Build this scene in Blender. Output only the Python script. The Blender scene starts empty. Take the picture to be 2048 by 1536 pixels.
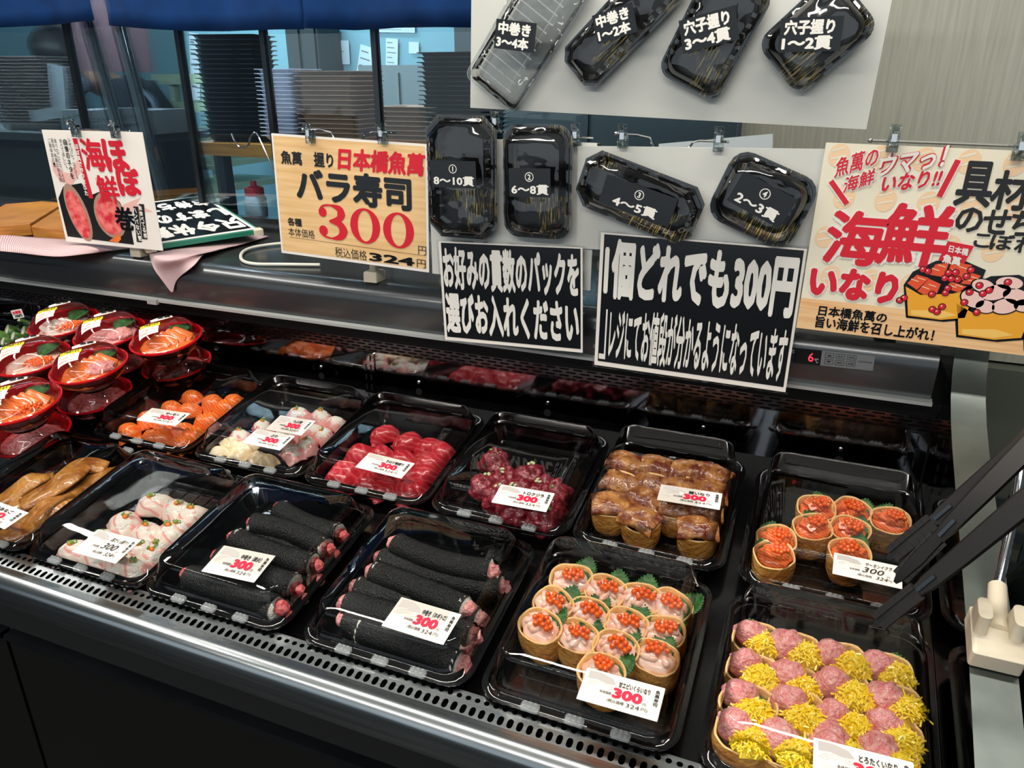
import bpy, math, random
from mathutils import Vector as V, Matrix, noise, Euler
S = bpy.context.scene
C = S.collection
PI = math.pi
random.seed(7)

# ------------------------------------------------------------------ camera
CZ = 1.5
FPX, TH, PS = 1530.0, math.radians(21.83), math.radians(22.2)
FW = V((-math.sin(PS)*math.cos(TH), math.cos(PS)*math.cos(TH), -math.sin(TH)))
RT = V((math.cos(PS), math.sin(PS), 0)); UP = RT.cross(FW)
CAM = V((0, 0, CZ))
cd = bpy.data.cameras.new('camera'); cam = bpy.data.objects.new('camera', cd); C.objects.link(cam)
cd.sensor_width = 36; cd.sensor_fit = 'HORIZONTAL'; cd.lens = FPX/2048*36; cd.clip_start = .02
cam.matrix_world = Matrix((RT, UP, -FW)).transposed().to_4x4(); cam.location = CAM
S.camera = cam
# ------------------------------------------------------------------ world, lights, exposure
S.view_settings.view_transform = 'Standard'; S.view_settings.look = 'None'
S.view_settings.gamma = 1; S.view_settings.use_curve_mapping = False
S.view_settings.exposure = 0.0
S.cycles.max_bounces = 9; S.cycles.transparent_max_bounces = 24; S.cycles.glossy_bounces = 5
S.cycles.caustics_reflective = False; S.cycles.caustics_refractive = False
w = bpy.data.worlds.new('world'); S.world = w; w.use_nodes = True
w.node_tree.nodes['Background'].inputs[0].default_value = (.62, .8, 1, 1)
w.node_tree.nodes['Background'].inputs[1].default_value = .10
def area(name, loc, to, sx, sy, power, col=(1, 1, 1)):
    l = bpy.data.lights.new(name, 'AREA'); l.shape = 'RECTANGLE'; l.size = sx; l.size_y = sy; l.energy = power; l.color = col
    o = bpy.data.objects.new(name, l); C.objects.link(o); o.location = loc
    o.rotation_euler = (V(to)-V(loc)).to_track_quat('-Z', 'Y').to_euler()
    return o
area('ceiling_tube_light', (-.55, .72, 2.72), (-.55, .82, .8), 2.6, .09, 42, (1, .93, .83))
area('ceiling_tube_light', (-.6, -1.5, 2.78), (-.6, .6, 1.2), 3.4, .14, 44, (1, .95, .88))
area('ceiling_tube_light', (-2.6, .5, 2.75), (-2.0, .9, .9), 1.8, .12, 22, (1, .95, .88))
area('kitchen_ceiling_light', (-3.7, 2.7, 2.9), (-3.7, 2.9, 0), 3.2, .3, 85, (.72, .9, 1))
area('kitchen_front_fill', (-1.9, 1.505, 1.84), (-1.9, 1.80, 1.35), 3.2, .03, 20, (.75, .88, 1))  # added fill, no such fitting: brightens the fronts of the tray stacks
area('kitchen_left_fill', (-2.35, 1.52, 1.90), (-2.3, 2.0, 1.40), 1.5, .05, 26, (.78, .9, 1))  # extra lamp put in only to lift the dim end of the kitchen
area('aisle_side_fill', (-1.2, -3.6, 1.5), (-1.2, 0, 1.35), 8, 2.4, 46, (.86, .95, 1))  # made-up broad panel behind the camera, lights stack fronts through the glass
area('ceiling_uplight_fill', (-.6, -.4, 2.45), (-.6, -.4, 3.0), 3.0, 1.2, 9, (1, .96, .9))  # invented uplight: brightens the ceiling for soft ambient and pack lid reflections

# ------------------------------------------------------------------ pixel rays on to real planes
def ray(px, py): return FW + RT*((px-1024)/FPX) - UP*((py-768)/FPX)
def at_y(px, py, y): r = ray(px, py); return CAM + r*(y/r.y)
def at_z(px, py, z): r = ray(px, py); return CAM + r*((z-CZ)/r.z)
def at_x(px, py, x): r = ray(px, py); return CAM + r*(x/r.x)
TILT = math.radians(10.2)
DV = V((0, math.cos(TILT), math.sin(TILT))); DW = V((0, -math.sin(TILT), math.cos(TILT))); DO = V((0, .6, CZ-.663))
def D(u, v, h=0): return DO + V((u, 0, 0)) + DV*v + DW*h
def dk(px, py, h):                       # where the ray meets the plane h above the sloping deck
    r = ray(px, py); t = ((DO+DW*h-CAM).dot(DW))/r.dot(DW); return CAM + r*t
def uv(px, py, h): p = dk(px, py, h) - DO; return p.x, p.dot(DV)

# ------------------------------------------------------------------ materials
def lin(h):
    h = h.lstrip('#'); c = [int(h[i:i+2], 16)/255 for i in (0, 2, 4)]
    return tuple(x/12.92 if x <= .04045 else ((x+.055)/1.055)**2.4 for x in c) + (1,)
def mat(name, col, rough=.5, metal=0, spec=.5, coat=0, var=None, vscale=20, bump=0, bscale=60, emit=0, sss=0, stretch=None, contrast=(.35, .65), trans=0, wave=None):
    m = bpy.data.materials.new(name); m.use_nodes = True; n = m.node_tree.nodes; L = m.node_tree.links
    b = n['Principled BSDF']; c = lin(col) if isinstance(col, str) else col
    b.inputs['Base Color'].default_value = c; b.inputs['Roughness'].default_value = rough; b.inputs['Metallic'].default_value = metal
    b.inputs['Specular IOR Level'].default_value = spec; b.inputs['Coat Weight'].default_value = coat; b.inputs['Coat Roughness'].default_value = .08
    if trans: b.inputs['Transmission Weight'].default_value = trans
    if sss: b.inputs['Subsurface Weight'].default_value = sss; b.inputs['Subsurface Radius'].default_value = (.004, .002, .001); b.inputs['Subsurface Scale'].default_value = 1
    if emit: b.inputs['Emission Color'].default_value = c; b.inputs['Emission Strength'].default_value = emit
    if var or bump:
        tc = n.new('ShaderNodeTexCoord'); mp = n.new('ShaderNodeMapping'); L.new(tc.outputs['Object'], mp.inputs[0])
        if stretch: mp.inputs['Scale'].default_value = stretch
        oi = n.new('ShaderNodeObjectInfo'); mu = n.new('ShaderNodeMath'); mu.operation = 'MULTIPLY'; mu.inputs[1].default_value = .37
        L.new(oi.outputs['Random'], mu.inputs[0]); L.new(mu.outputs[0], mp.inputs['Location'])
    if var:
        if wave:
            nz = n.new('ShaderNodeTexWave'); nz.inputs['Scale'].default_value = wave; nz.inputs['Distortion'].default_value = 4; nz.inputs['Detail'].default_value = 1.5
            nz.inputs['Detail Scale'].default_value = 1.2; nz.bands_direction = 'DIAGONAL'
            out = nz.outputs['Fac']
        else:
            nz = n.new('ShaderNodeTexNoise'); nz.inputs['Scale'].default_value = vscale; nz.inputs['Detail'].default_value = 4; out = nz.outputs['Fac']
        L.new(mp.outputs[0], nz.inputs['Vector'])
        r = n.new('ShaderNodeValToRGB'); L.new(out, r.inputs[0])
        r.color_ramp.elements[0].position, r.color_ramp.elements[1].position = contrast
        r.color_ramp.elements[0].color = c; r.color_ramp.elements[1].color = lin(var)
        L.new(r.outputs[0], b.inputs['Base Color'])
    if bump:
        nb = n.new('ShaderNodeTexNoise'); nb.inputs['Scale'].default_value = bscale; nb.inputs['Detail'].default_value = 3
        bp = n.new('ShaderNodeBump'); bp.inputs['Strength'].default_value = bump; bp.inputs['Distance'].default_value = .004
        L.new(mp.outputs[0], nb.inputs['Vector']); L.new(nb.outputs[0], bp.inputs['Height']); L.new(bp.outputs[0], b.inputs['Normal'])
    return m
def clear(name, tint=(.97, .98, .98), ior=1.45, rough=.02, bump=0, bscale=9, stretch=None, gain=1.0):   # thin clear plastic or glass sheet
    m = bpy.data.materials.new(name); m.use_nodes = True; n = m.node_tree.nodes; L = m.node_tree.links
    for x in list(n): n.remove(x)
    o = n.new('ShaderNodeOutputMaterial'); mx = n.new('ShaderNodeMixShader'); t = n.new('ShaderNodeBsdfTransparent'); g = n.new('ShaderNodeBsdfGlossy')
    f = n.new('ShaderNodeFresnel'); f.inputs['IOR'].default_value = ior; t.inputs[0].default_value = (*tint, 1); g.inputs['Roughness'].default_value = rough
    k = n.new('ShaderNodeMath'); k.operation = 'MULTIPLY'; k.inputs[1].default_value = gain; k.use_clamp = True
    L.new(f.outputs[0], k.inputs[0]); L.new(k.outputs[0], mx.inputs[0])
    L.new(t.outputs[0], mx.inputs[1]); L.new(g.outputs[0], mx.inputs[2]); L.new(mx.outputs[0], o.inputs[0])
    if bump:
        tc = n.new('ShaderNodeTexCoord'); mp = n.new('ShaderNodeMapping'); L.new(tc.outputs['Object'], mp.inputs[0])
        oi = n.new('ShaderNodeObjectInfo'); L.new(oi.outputs['Random'], mp.inputs['Location'])
        if stretch: mp.inputs['Scale'].default_value = stretch
        nb = n.new('ShaderNodeTexNoise'); nb.inputs['Scale'].default_value = bscale; nb.inputs['Detail'].default_value = 1
        bp = n.new('ShaderNodeBump'); bp.inputs['Strength'].default_value = bump; bp.inputs['Distance'].default_value = .02
        L.new(mp.outputs[0], nb.inputs['Vector']); L.new(nb.outputs[0], bp.inputs['Height'])
        L.new(bp.outputs[0], g.inputs['Normal'])
    return m
M = dict(
    steel=mat('brushed_steel', '#a9aeb0', .24, 1, var='#8f9698', vscale=6, stretch=(1, 30, 30)),
    steel_edge=mat('scuffed_steel', '#6d7471', .42, 1, var='#5c6361', vscale=14, bump=.05, bscale=25),
    steel_dark=mat('dull_steel', '#474d52', .36, 1, var='#3c4248', vscale=9),
    chrome=mat('chrome', '#d8d8d8', .08, 1),
    mirror=mat('black_mirror_panel', '#a3a4a8', .06, 1, var='#8f9094', vscale=7),
    striptin=mat('dark_outlet_metal', '#5d5252', .16, 1),
    deck=mat('black_deck', '#0b0b0c', .16, 0, .6, bump=.04, bscale=30),
    void=mat('dark_recess', '#030303', .8),
    hood=mat('grey_hood', '#505355', .26, .7, .5, coat=.2),
    trim=mat('pale_trim', '#b9bdbb', .3, .4),
    panel=mat('charcoal_panel', '#121110', .45, 0, .3, var='#0d0c0c', vscale=3),
    black=mat('black_plastic', '#0a0a0b', .18, 0, .6),
    blackmat=mat('matt_black', '#08090a', .45),
    tray=mat('black_tray_plastic', '#0c0c0d', .14, 0, .65, coat=.3),
    lid=clear('clear_lid', (.97, .976, .978), 1.42, .03, .10, 8, gain=1.15),
    lidtab=clear('clear_lid_tab', (.84, .87, .88), 1.8, .1, .6, 240, gain=1.4),
    packlid=clear('pack_lid', (.95, .96, .96), 1.5, .06, .35, 26, gain=1.8),
    packclear=clear('clear_pack', (.955, .965, .965), 1.45, .06, .25, 40, gain=1.2),
    clip=clear('clear_clip', (.80, .84, .84), 1.6, .06, .4, 120, gain=1.1),
    glass=clear('window_glass', (.86, .95, .975), 1.45, .0, gain=.9),
    white=mat('white_paper', '#e9e4dc', .55),
    board=mat('white_board', '#c9cac5', .5, var='#c2c4be', vscale=4),
    card=mat('card_paper', '#f2ebe2', .5),
    ink=mat('black_ink', '#16171a', .5), inkgloss=mat('black_print', '#0b0e12', .2, 0, .5),
    red=mat('red_ink', '#d0142c', .5), pinkred=mat('crimson_ink', '#ee0a3e', .5), rose=mat('pale_rose_ink', '#e8b6ad', .5),
    grey=mat('grey_ink', '#bdb8b4', .5), palegrey=mat('pale_grey_ink', '#d9d4cf', .5), whiteink=mat('white_ink', '#e6e4dd', .5),
    peach=mat('peach_ink', '#eccba4', .5), cream=mat('cream_paper', '#e9e2cc', .5, var='#e2dcc6', vscale=12),
    signwood=mat('printed_wood', '#ecc792', .42, var='#d9ad70', vscale=3.2, stretch=(2.2, 34, 1), contrast=(.4, .72)),
    posterwood=mat('printed_pale_wood', '#efc795', .45, var='#e0a870', vscale=4, stretch=(2, 50, 1), contrast=(.4, .75)),
    wood=mat('timber', '#c08238', .4, var='#9a5f22', vscale=5, stretch=(3, 3, 40), contrast=(.3, .75)),
    beige=mat('beige_plastic', '#d8cdb6', .4),
    noren=mat('blue_cloth', '#043166', .85, 0, .2, var='#032956', vscale=14),
    greywall=mat('grey_wood_panel', '#9a9b90', .45, var='#86887d', vscale=7, stretch=(26, 1, 1.1), contrast=(.3, .75)),
    olive=mat('olive_panel', '#4c5147', .5), kwall=mat('kitchen_wall', '#7ba6b3', .5), kfloor=mat('floor_tiles', '#1d1c1a', .45),
    ceil=mat('ceiling_panel', '#c9c9c4', .7), cable=mat('white_cable', '#d5d3c8', .4),
    nori=mat('nori', '#060807', .36, 0, .5, var='#171d18', vscale=260, bump=.7, bscale=520, contrast=(.45, .8)),
    rice=mat('rice', '#ece7dc', .45, bump=.8, bscale=420, sss=.15),
    salmon=mat('salmon', '#ef6c22', .28, 0, .5, .2, var='#f59452', wave=85, contrast=(.55, 1), sss=.15, bump=.08),
    salmon2=mat('salmon_cube', '#ee6426', .24, 0, .5, .3, var='#f59a68', wave=110, contrast=(.6, 1), sss=.15),
    tuna=mat('tuna', '#b62430', .26, 0, .5, .25, var='#c84a50', wave=45, contrast=(.6, 1), sss=.12),
    tunaroll=mat('tuna_filling', '#bd3a40', .26, 0, .5, .25, var='#dd7f7c', vscale=150, bump=.4, bscale=220),
    negi=mat('minced_tuna', '#e67f82', .3, 0, .5, .2, var='#f0b4ae', vscale=210, bump=.8, bscale=330, sss=.1),
    buri=mat('yellowtail', '#e2a39d', .27, 0, .5, .25, var='#c96a72', vscale=42, contrast=(.48, .75), sss=.15),
    tsubu=mat('whelk', '#e9cf9f', .26, 0, .5, .3, var='#f3e3c4', vscale=45, sss=.15, bump=.2),
    madai=mat('sea_bream', '#ead9cc', .28, 0, .5, .25, var='#e39a94', wave=26, contrast=(.7, 1), sss=.2),
    whale=mat('whale_meat', '#7c1124', .28, 0, .5, .3, var='#bf5a64', vscale=130, contrast=(.5, .8), bump=.7, bscale=160),
    pouch=mat('fried_tofu', '#b56e28', .42, 0, .5, .1, var='#dba453', vscale=52, bump=1, bscale=150, sss=.05, contrast=(.3, .72)),
    pouchrim=mat('fried_tofu_edge', '#e9bf7c', .45, bump=.5, bscale=160),
    shrimp=mat('raw_shrimp', '#f0b59c', .22, 0, .5, .4, var='#f7d9cb', vscale=55, sss=.3),
    roe=mat('salmon_roe', '#f2660f', .1, 0, .6, .6, sss=.3), momiji=mat('orange_radish', '#ea7a1c', .35),
    takuan=mat('yellow_pickle', '#f2c800', .35, 0, .5, .2, var='#f6dc3c', vscale=90),
    shiso=mat('shiso_leaf', '#174715', .45, 0, .4, var='#2f6a25', vscale=70, bump=.4, bscale=120), onion=mat('spring_onion', '#6f9a3f', .35), onionpale=mat('pale_onion', '#cdd3a2', .35),
    eel=mat('grilled_eel', '#6b270b', .22, 0, .5, .45, var='#cf934f', vscale=48, contrast=(.36, .74), bump=.7, bscale=150),
    anago=mat('conger_eel', '#8c4c12', .25, 0, .5, .4, var='#d6994c', vscale=30, contrast=(.32, .7), bump=1, bscale=110), anagoskin=mat('eel_skin', '#6c6350', .35, var='#8a806a', vscale=120),
    bowlred=mat('red_lacquer', '#c8121c', .22, 0, .5, .3), bowlblack=mat('black_lacquer', '#160f0f', .25, 0, .5, .2),
    yellow=mat('yellow_label', '#f4e21c', .45), omelette=mat('omelette', '#f0c64a', .4, bump=.3), greenroll=mat('green_leaf_wrap', '#3f6f2c', .35, 0, .5, .2, var='#6f9a4c', vscale=60),
    led=mat('red_led', '#ff2b3c', .4, emit=2.5), buttons=mat('grey_keys', '#6e7374', .4), ctrl=mat('control_plate', '#8a8f90', .35, .5),
    tong=mat('black_tongs', '#1f1c1a', .36, .4, .5), bag=mat('black_bag', '#0c0e10', .2, 0, .6, bump=1, bscale=14),
    skin=mat('skin', '#b98a70', .5), hair=mat('black_hair', '#07080a', .5), mask=mat('face_mask', '#8ea2b8', .7), navy=mat('navy_cloth', '#0c1626', .8), rosecloth=mat('rose_band', '#8a4a58', .8),
    kgrey=mat('kitchen_grey', '#6f787a', .5), kdark=mat('kitchen_dark', '#22292c', .5), palegreen=mat('pale_green_rail', '#b8cdb0', .45), kpaper=mat('kitchen_paper', '#cfdbe2', .6), kpink=mat('pink_sheet', '#9c7880', .6),
    traywhite=mat('white_tray', '#d3d2e2', .4), traybrown=mat('brown_tray', '#a88672', .45), traygrey=mat('grey_tray', '#c9c0ba', .45),
    green=mat('green_frame', '#2c7f68', .35), redcap=mat('red_cap', '#c3202c', .4), bottle=mat('frosted_bottle', '#b4bcc4', .4, var='#a4aeb8', vscale=9),
)
def checker(name, a, b, sc):
    m = bpy.data.materials.new(name); m.use_nodes = True; n = m.node_tree.nodes; L = m.node_tree.links
    tc = n.new('ShaderNodeTexCoord'); k = n.new('ShaderNodeTexBrick'); k.offset = 0
    k.inputs['Color1'].default_value = lin(a); k.inputs['Color2'].default_value = lin(a); k.inputs['Mortar'].default_value = lin(b)
    k.inputs['Scale'].default_value = sc; k.inputs['Mortar Size'].default_value = .22; k.inputs['Brick Width'].default_value = 1; k.inputs['Row Height'].default_value = 1
    L.new(tc.outputs['UV'], k.inputs['Vector']); L.new(k.outputs[0], n['Principled BSDF'].inputs['Base Color']); n['Principled BSDF'].inputs['Roughness'].default_value = .8
    return m
def frost(name, col, f):
    m = bpy.data.materials.new(name); m.use_nodes = True; n = m.node_tree.nodes; L = m.node_tree.links
    o = n['Material Output']; b = n['Principled BSDF']; b.inputs['Base Color'].default_value = lin(col); b.inputs['Roughness'].default_value = .12
    x = n.new('ShaderNodeMixShader'); t = n.new('ShaderNodeBsdfTransparent'); x.inputs[0].default_value = f
    L.new(t.outputs[0], x.inputs[1]); L.new(b.outputs[0], x.inputs[2]); L.new(x.outputs[0], o.inputs[0]); return m
M['lidtab'] = frost('clear_lid_tab', '#c9d0d2', .26)
M['cloth'] = checker('checked_cloth', '#ebe0dc', '#b58890', 1)
def straw():
    m = bpy.data.materials.new('gold_straw_print'); m.use_nodes = True; n = m.node_tree.nodes; L = m.node_tree.links; b = n['Principled BSDF']
    tc = n.new('ShaderNodeTexCoord'); mp = n.new('ShaderNodeMapping'); mp.inputs['Rotation'].default_value = (0, 0, .9); mp.inputs['Scale'].default_value = (520, 34, 1)
    L.new(tc.outputs['Object'], mp.inputs[0]); a = n.new('ShaderNodeTexNoise'); a.inputs['Scale'].default_value = 1; L.new(mp.outputs[0], a.inputs['Vector'])
    q = n.new('ShaderNodeTexNoise'); q.inputs['Scale'].default_value = 13; L.new(tc.outputs['Object'], q.inputs['Vector'])
    r1 = n.new('ShaderNodeValToRGB'); r1.color_ramp.elements[0].position = .54; r1.color_ramp.elements[1].position = .6; L.new(a.outputs[0], r1.inputs[0])
    r2 = n.new('ShaderNodeValToRGB'); r2.color_ramp.elements[0].position = .56; r2.color_ramp.elements[1].position = .6; L.new(q.outputs[0], r2.inputs[0])
    k = n.new('ShaderNodeMath'); k.operation = 'MULTIPLY'; L.new(r1.outputs[0], k.inputs[0]); L.new(r2.outputs[0], k.inputs[1])
    x = n.new('ShaderNodeMix'); x.data_type = 'RGBA'; x.inputs[6].default_value = lin('#0a0a0b'); x.inputs[7].default_value = lin('#b39a4a'); L.new(k.outputs[0], x.inputs[0]); L.new(x.outputs[2], b.inputs['Base Color'])
    b.inputs['Roughness'].default_value = .22; return m
M['straw'] = straw()

# ------------------------------------------------------------------ mesh building
class MB:
    def __init__(s): s.v = []; s.f = []; s.m = []; s.uv = None
    def add(s, vs, fs, mi=0):
        o = len(s.v); s.v += [tuple(p) for p in vs]; s.f += [tuple(i+o for i in f) for f in fs]; s.m += [mi]*len(fs); return s
    def box(s, a, b, mi=0, mtx=None):
        x0, y0, z0 = a; x1, y1, z1 = b
        vs = [V(p) for p in ((x0, y0, z0), (x1, y0, z0), (x1, y1, z0), (x0, y1, z0), (x0, y0, z1), (x1, y0, z1), (x1, y1, z1), (x0, y1, z1))]
        if mtx: vs = [mtx @ p for p in vs]
        return s.add(vs, [(0, 3, 2, 1), (4, 5, 6, 7), (0, 1, 5, 4), (1, 2, 6, 5), (2, 3, 7, 6), (3, 0, 4, 7)], mi)
    def tube(s, pts, r, n=8, mi=0, caps=True):
        pts = [V(p) for p in pts]; rings = []; N = len(pts); rr = r if isinstance(r, (list, tuple)) else [r]*N
        t0 = (pts[1]-pts[0]).normalized(); a = t0.orthogonal().normalized()
        for i, p in enumerate(pts):
            t = (pts[min(i+1, N-1)]-pts[max(i-1, 0)]).normalized(); a = (a-t*a.dot(t)).normalized(); b = t.cross(a)
            rings.append([p+(a*math.cos(2*PI*k/n)+b*math.sin(2*PI*k/n))*rr[i] for k in range(n)])
        return s.rings(rings, caps, caps, mi)
    def rings(s, rings, c0=True, c1=True, mi=0, closed=True):
        n = len(rings[0]); vs = [p for r in rings for p in r]; fs = []
        for i in range(len(rings)-1):
            for k in range(n if closed else n-1):
                k2 = (k+1) % n; fs.append((i*n+k, i*n+k2, (i+1)*n+k2, (i+1)*n+k))
        if c0: fs.append(tuple(range(n))[::-1])
        if c1: fs.append(tuple((len(rings)-1)*n+k for k in range(n)))
        return s.add(vs, fs, mi)
    def loft(s, levels, c0=True, c1=True, n=5, mi=0, off=(0, 0), mtx=None):
        R = [[V((x+off[0], y+off[1], z)) for x, y in rrect(hx, hy, r, n)] for hx, hy, r, z in levels]
        if mtx: R = [[mtx @ p for p in q] for q in R]
        return s.rings(R, c0, c1, mi)
    def blob(s, c, rad, amp=.1, fr=60, nu=14, nv=9, mi=0, mtx=None, flat=None, seed=0):
        c = V(c); vs = [];
        def pt(u, v):
            d = V((math.sin(v)*math.cos(u), math.sin(v)*math.sin(u), math.cos(v)))
            p = V((d.x*rad[0], d.y*rad[1], d.z*rad[2])); q = p*fr + V((seed*3.7, seed*1.3, seed*2.1)); k = 1+amp*noise.noise(q)+amp*.5*noise.noise(q*2.1)
            p *= k
            if flat is not None and p.z < flat: p.z = flat
            if mtx: p = mtx @ p
            return p+c
        vs.append(pt(0, 0))
        for j in range(1, nv):
            for i in range(nu): vs.append(pt(2*PI*i/nu, PI*j/nv))
        vs.append(pt(0, PI)); fs = [(0, 1+i, 1+(i+1) % nu) for i in range(nu)]
        for j in range(nv-2):
            for i in range(nu): a = 1+j*nu; fs.append((a+i, a+nu+i, a+nu+(i+1) % nu, a+(i+1) % nu))
        e = len(vs)-1; a = 1+(nv-2)*nu; fs += [(a+i, e, a+(i+1) % nu) for i in range(nu)]
        return s.add(vs, fs, mi)
    def grid(s, fn, nu, nv, mi=0):
        vs = [fn(i/nu, j/nv) for j in range(nv+1) for i in range(nu+1)]
        return s.add(vs, [(j*(nu+1)+i, j*(nu+1)+i+1, (j+1)*(nu+1)+i+1, (j+1)*(nu+1)+i) for j in range(nv) for i in range(nu)], mi)
    def poly(s, pts, z, mi=0): return s.add([(x, y, z) for x, y in pts], [tuple(range(len(pts)))], mi)
    def ell(s, c, rx, ry, z, a=0, mi=0, n=22): return s.poly([(c[0]+rx*math.cos(t)*math.cos(a)-ry*math.sin(t)*math.sin(a), c[1]+rx*math.cos(t)*math.sin(a)+ry*math.sin(t)*math.cos(a)) for t in (2*PI*k/n for k in range(n))], z, mi)
    def ring2(s, c, rx, ry, ix, iy, z, mi=0, n=36, dx=0):
        o = [(c[0]+rx*math.cos(2*PI*k/n), c[1]+ry*math.sin(2*PI*k/n), z) for k in range(n)]; i = [(c[0]+dx+ix*math.cos(2*PI*k/n), c[1]+iy*math.sin(2*PI*k/n), z) for k in range(n)]
        return s.add(o+i, [(k, (k+1) % n, n+(k+1) % n, n+k) for k in range(n)], mi)
    def stroke(s, pts, wd, z, mi=0, sub=6):
        P = catmull([V((x, y, 0)) for x, y in pts], sub); N = len(P)
        wl = wd if isinstance(wd, (list, tuple)) else [wd]*len(pts)
        ws = [wl[min(int(i/sub), len(wl)-1)]*(1-(i/sub) % 1)+wl[min(int(i/sub)+1, len(wl)-1)]*((i/sub) % 1) for i in range(N)]
        vs = []
        for i, p in enumerate(P):
            t = (P[min(i+1, N-1)]-P[max(i-1, 0)]).normalized(); nn = V((-t.y, t.x, 0)); a = p+nn*ws[i]/2; b = p-nn*ws[i]/2; vs += [(a.x, a.y, z), (b.x, b.y, z)]
        return s.add(vs, [(2*i, 2*i+1, 2*i+3, 2*i+2) for i in range(N-1)], mi)
    def build(s, name, mats, parent=None, smooth=True, ang=40, loc=None, rot=None):
        me = bpy.data.meshes.new(name); me.from_pydata(s.v, [], s.f)
        for q in (mats if isinstance(mats, (list, tuple)) else [mats]): me.materials.append(M[q])
        me.polygons.foreach_set('material_index', s.m)
        if s.uv:
            l = me.uv_layers.new(name='uv')
            for lp in me.loops: l.data[lp.index].uv = s.uv[lp.vertex_index]
        if smooth:
            me.shade_smooth()
            if ang < 180: me.set_sharp_from_angle(angle=math.radians(ang))
        me.validate(); o = bpy.data.objects.new(name, me); C.objects.link(o)
        if parent: o.parent = parent
        if loc is not None: o.location = loc
        if rot is not None: o.rotation_euler = rot
        return o
def catmull(P, sub):
    out = []
    for i in range(len(P)-1):
        a, b, c, d = P[max(i-1, 0)], P[i], P[i+1], P[min(i+2, len(P)-1)]
        for k in range(sub):
            t = k/sub; out.append(.5*((2*b)+(c-a)*t+(2*a-5*b+4*c-d)*t*t+(3*b-a-3*c+d)*t**3))
    return out+[P[-1].copy()]
def rrect(hx, hy, r, n=5):
    r = max(min(r, hx, hy), 1e-5); out = []
    for cx, cy, a0 in ((hx-r, hy-r, 0), (-hx+r, hy-r, 90), (-hx+r, -hy+r, 180), (hx-r, -hy+r, 270)):
        for k in range(n+1): a = math.radians(a0+90*k/n); out.append((cx+r*math.cos(a), cy+r*math.sin(a)))
    return out
def tag(o, label=None, cat=None, group=None, kind=None):
    if label: o['label'] = label
    if cat: o['category'] = cat
    if group: o['group'] = group
    if kind: o['kind'] = kind
    return o
def thing(name, label, cat, loc=(0, 0, 0), rot=(0, 0, 0), group=None):
    o = bpy.data.objects.new(name, None); C.objects.link(o); o.empty_display_size = .02; o.location = loc; o.rotation_euler = rot
    return tag(o, label, cat, group)
def struct(name, mb, m, **k): return tag(mb.build(name, m, **k), kind='structure')
def kids(o): return [c for c in KIDS.get(o.name, ())] if o.name in KIDS else list(o.children)
KIDS = {}
def dup(o, parent=None):
    c = o.copy(); C.objects.link(c); c.parent = parent
    for q in o.children: dup(q, c)
    return c
ORD = ['first', 'second', 'third', 'fourth', 'fifth', 'sixth', 'seventh', 'eighth', 'ninth', 'tenth', 'eleventh', 'twelfth', 'thirteenth', 'fourteenth', 'fifteenth', 'sixteenth', 'seventeenth', 'eighteenth', 'nineteenth', 'twentieth', 'twenty-first', 'twenty-second', 'twenty-third', 'twenty-fourth', 'twenty-fifth', 'twenty-sixth', 'twenty-seventh']

# ------------------------------------------------------------------ lettering
_tc = {}
def glyphs(t, bold):
    if (t, bold) not in _tc:
        c = bpy.data.curves.new('lettering', 'FONT'); c.body = t; c.resolution_u = 2
        o = bpy.data.objects.new('lettering', c); C.objects.link(o)
        me = bpy.data.meshes.new_from_object(o.evaluated_get(bpy.context.evaluated_depsgraph_get()))
        v0 = [v.co.copy() for v in me.vertices]; f0 = [tuple(p.vertices) for p in me.polygons]; vs = list(v0); fs = list(f0)
        if bold:                                     # heavier weight: the same outlines laid again all round
            k_ = 6 if bold < .04 else 8
            for r_ in ((bold,) if bold < .05 else (bold, bold*.5)):
                for k in range(k_):
                    o_ = len(vs); d = V((math.cos(2*PI*(k+.5)/k_)*r_, math.sin(2*PI*(k+.5)/k_)*r_, 6e-6*(o_//len(v0)))); vs += [v+d for v in v0]; fs += [tuple(i+o_ for i in f) for f in f0]
        _tc[t, bold] = (vs, fs)
        bpy.data.objects.remove(o); bpy.data.curves.remove(c); bpy.data.meshes.remove(me)
    return _tc[t, bold]
def text(mb, t, box, z, bold=.0, mi=0, shear=0, vert=False, rot=0, keep=False, sl=0):
    """letters stretched to fill box = x0, y0, x1, y1 on a sheet"""
    x0, y0, x1, y1 = box
    if vert:
        n = len(t); h = (y1-y0)/n
        for i, ch in enumerate(t):
            if ch in '　 ': continue
            f = .55 if ch in '、。っゃゅょ' else 1
            text(mb, ch, (x0+(x1-x0)*(1-f), y1-(i+.94)*h+(1-f)*h*.5, x1, y1-i*h-h*.06), z, bold, mi, shear, rot=(-PI/2 if ch in 'ー〜（）' else 0))
        return
    vs, fs = glyphs(t, bold)
    if not vs: return
    if rot: vs = [V((v.x*math.cos(rot)-v.y*math.sin(rot), v.x*math.sin(rot)+v.y*math.cos(rot), v.z)) for v in vs]
    a0 = min(v.x for v in vs); a1 = max(v.x for v in vs); b0 = min(v.y for v in vs); b1 = max(v.y for v in vs)
    if keep:
        k = min((x1-x0)/(a1-a0), (y1-y0)/(b1-b0)); cx, cy = (x0+x1)/2, (y0+y1)/2; x0, x1 = cx-k*(a1-a0)/2, cx+k*(a1-a0)/2; y0, y1 = cy-k*(b1-b0)/2, cy+k*(b1-b0)/2
    P = []
    for v in vs:
        fx = (v.x-a0)/max(a1-a0, 1e-6); fy = (v.y-b0)/max(b1-b0, 1e-6); y = y0+fy*(y1-y0)
        P.append((x0+fx*(x1-x0)+shear*(y-y0), y+sl*fx, z+v.z))
    mb.add(P, fs, mi)
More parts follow.
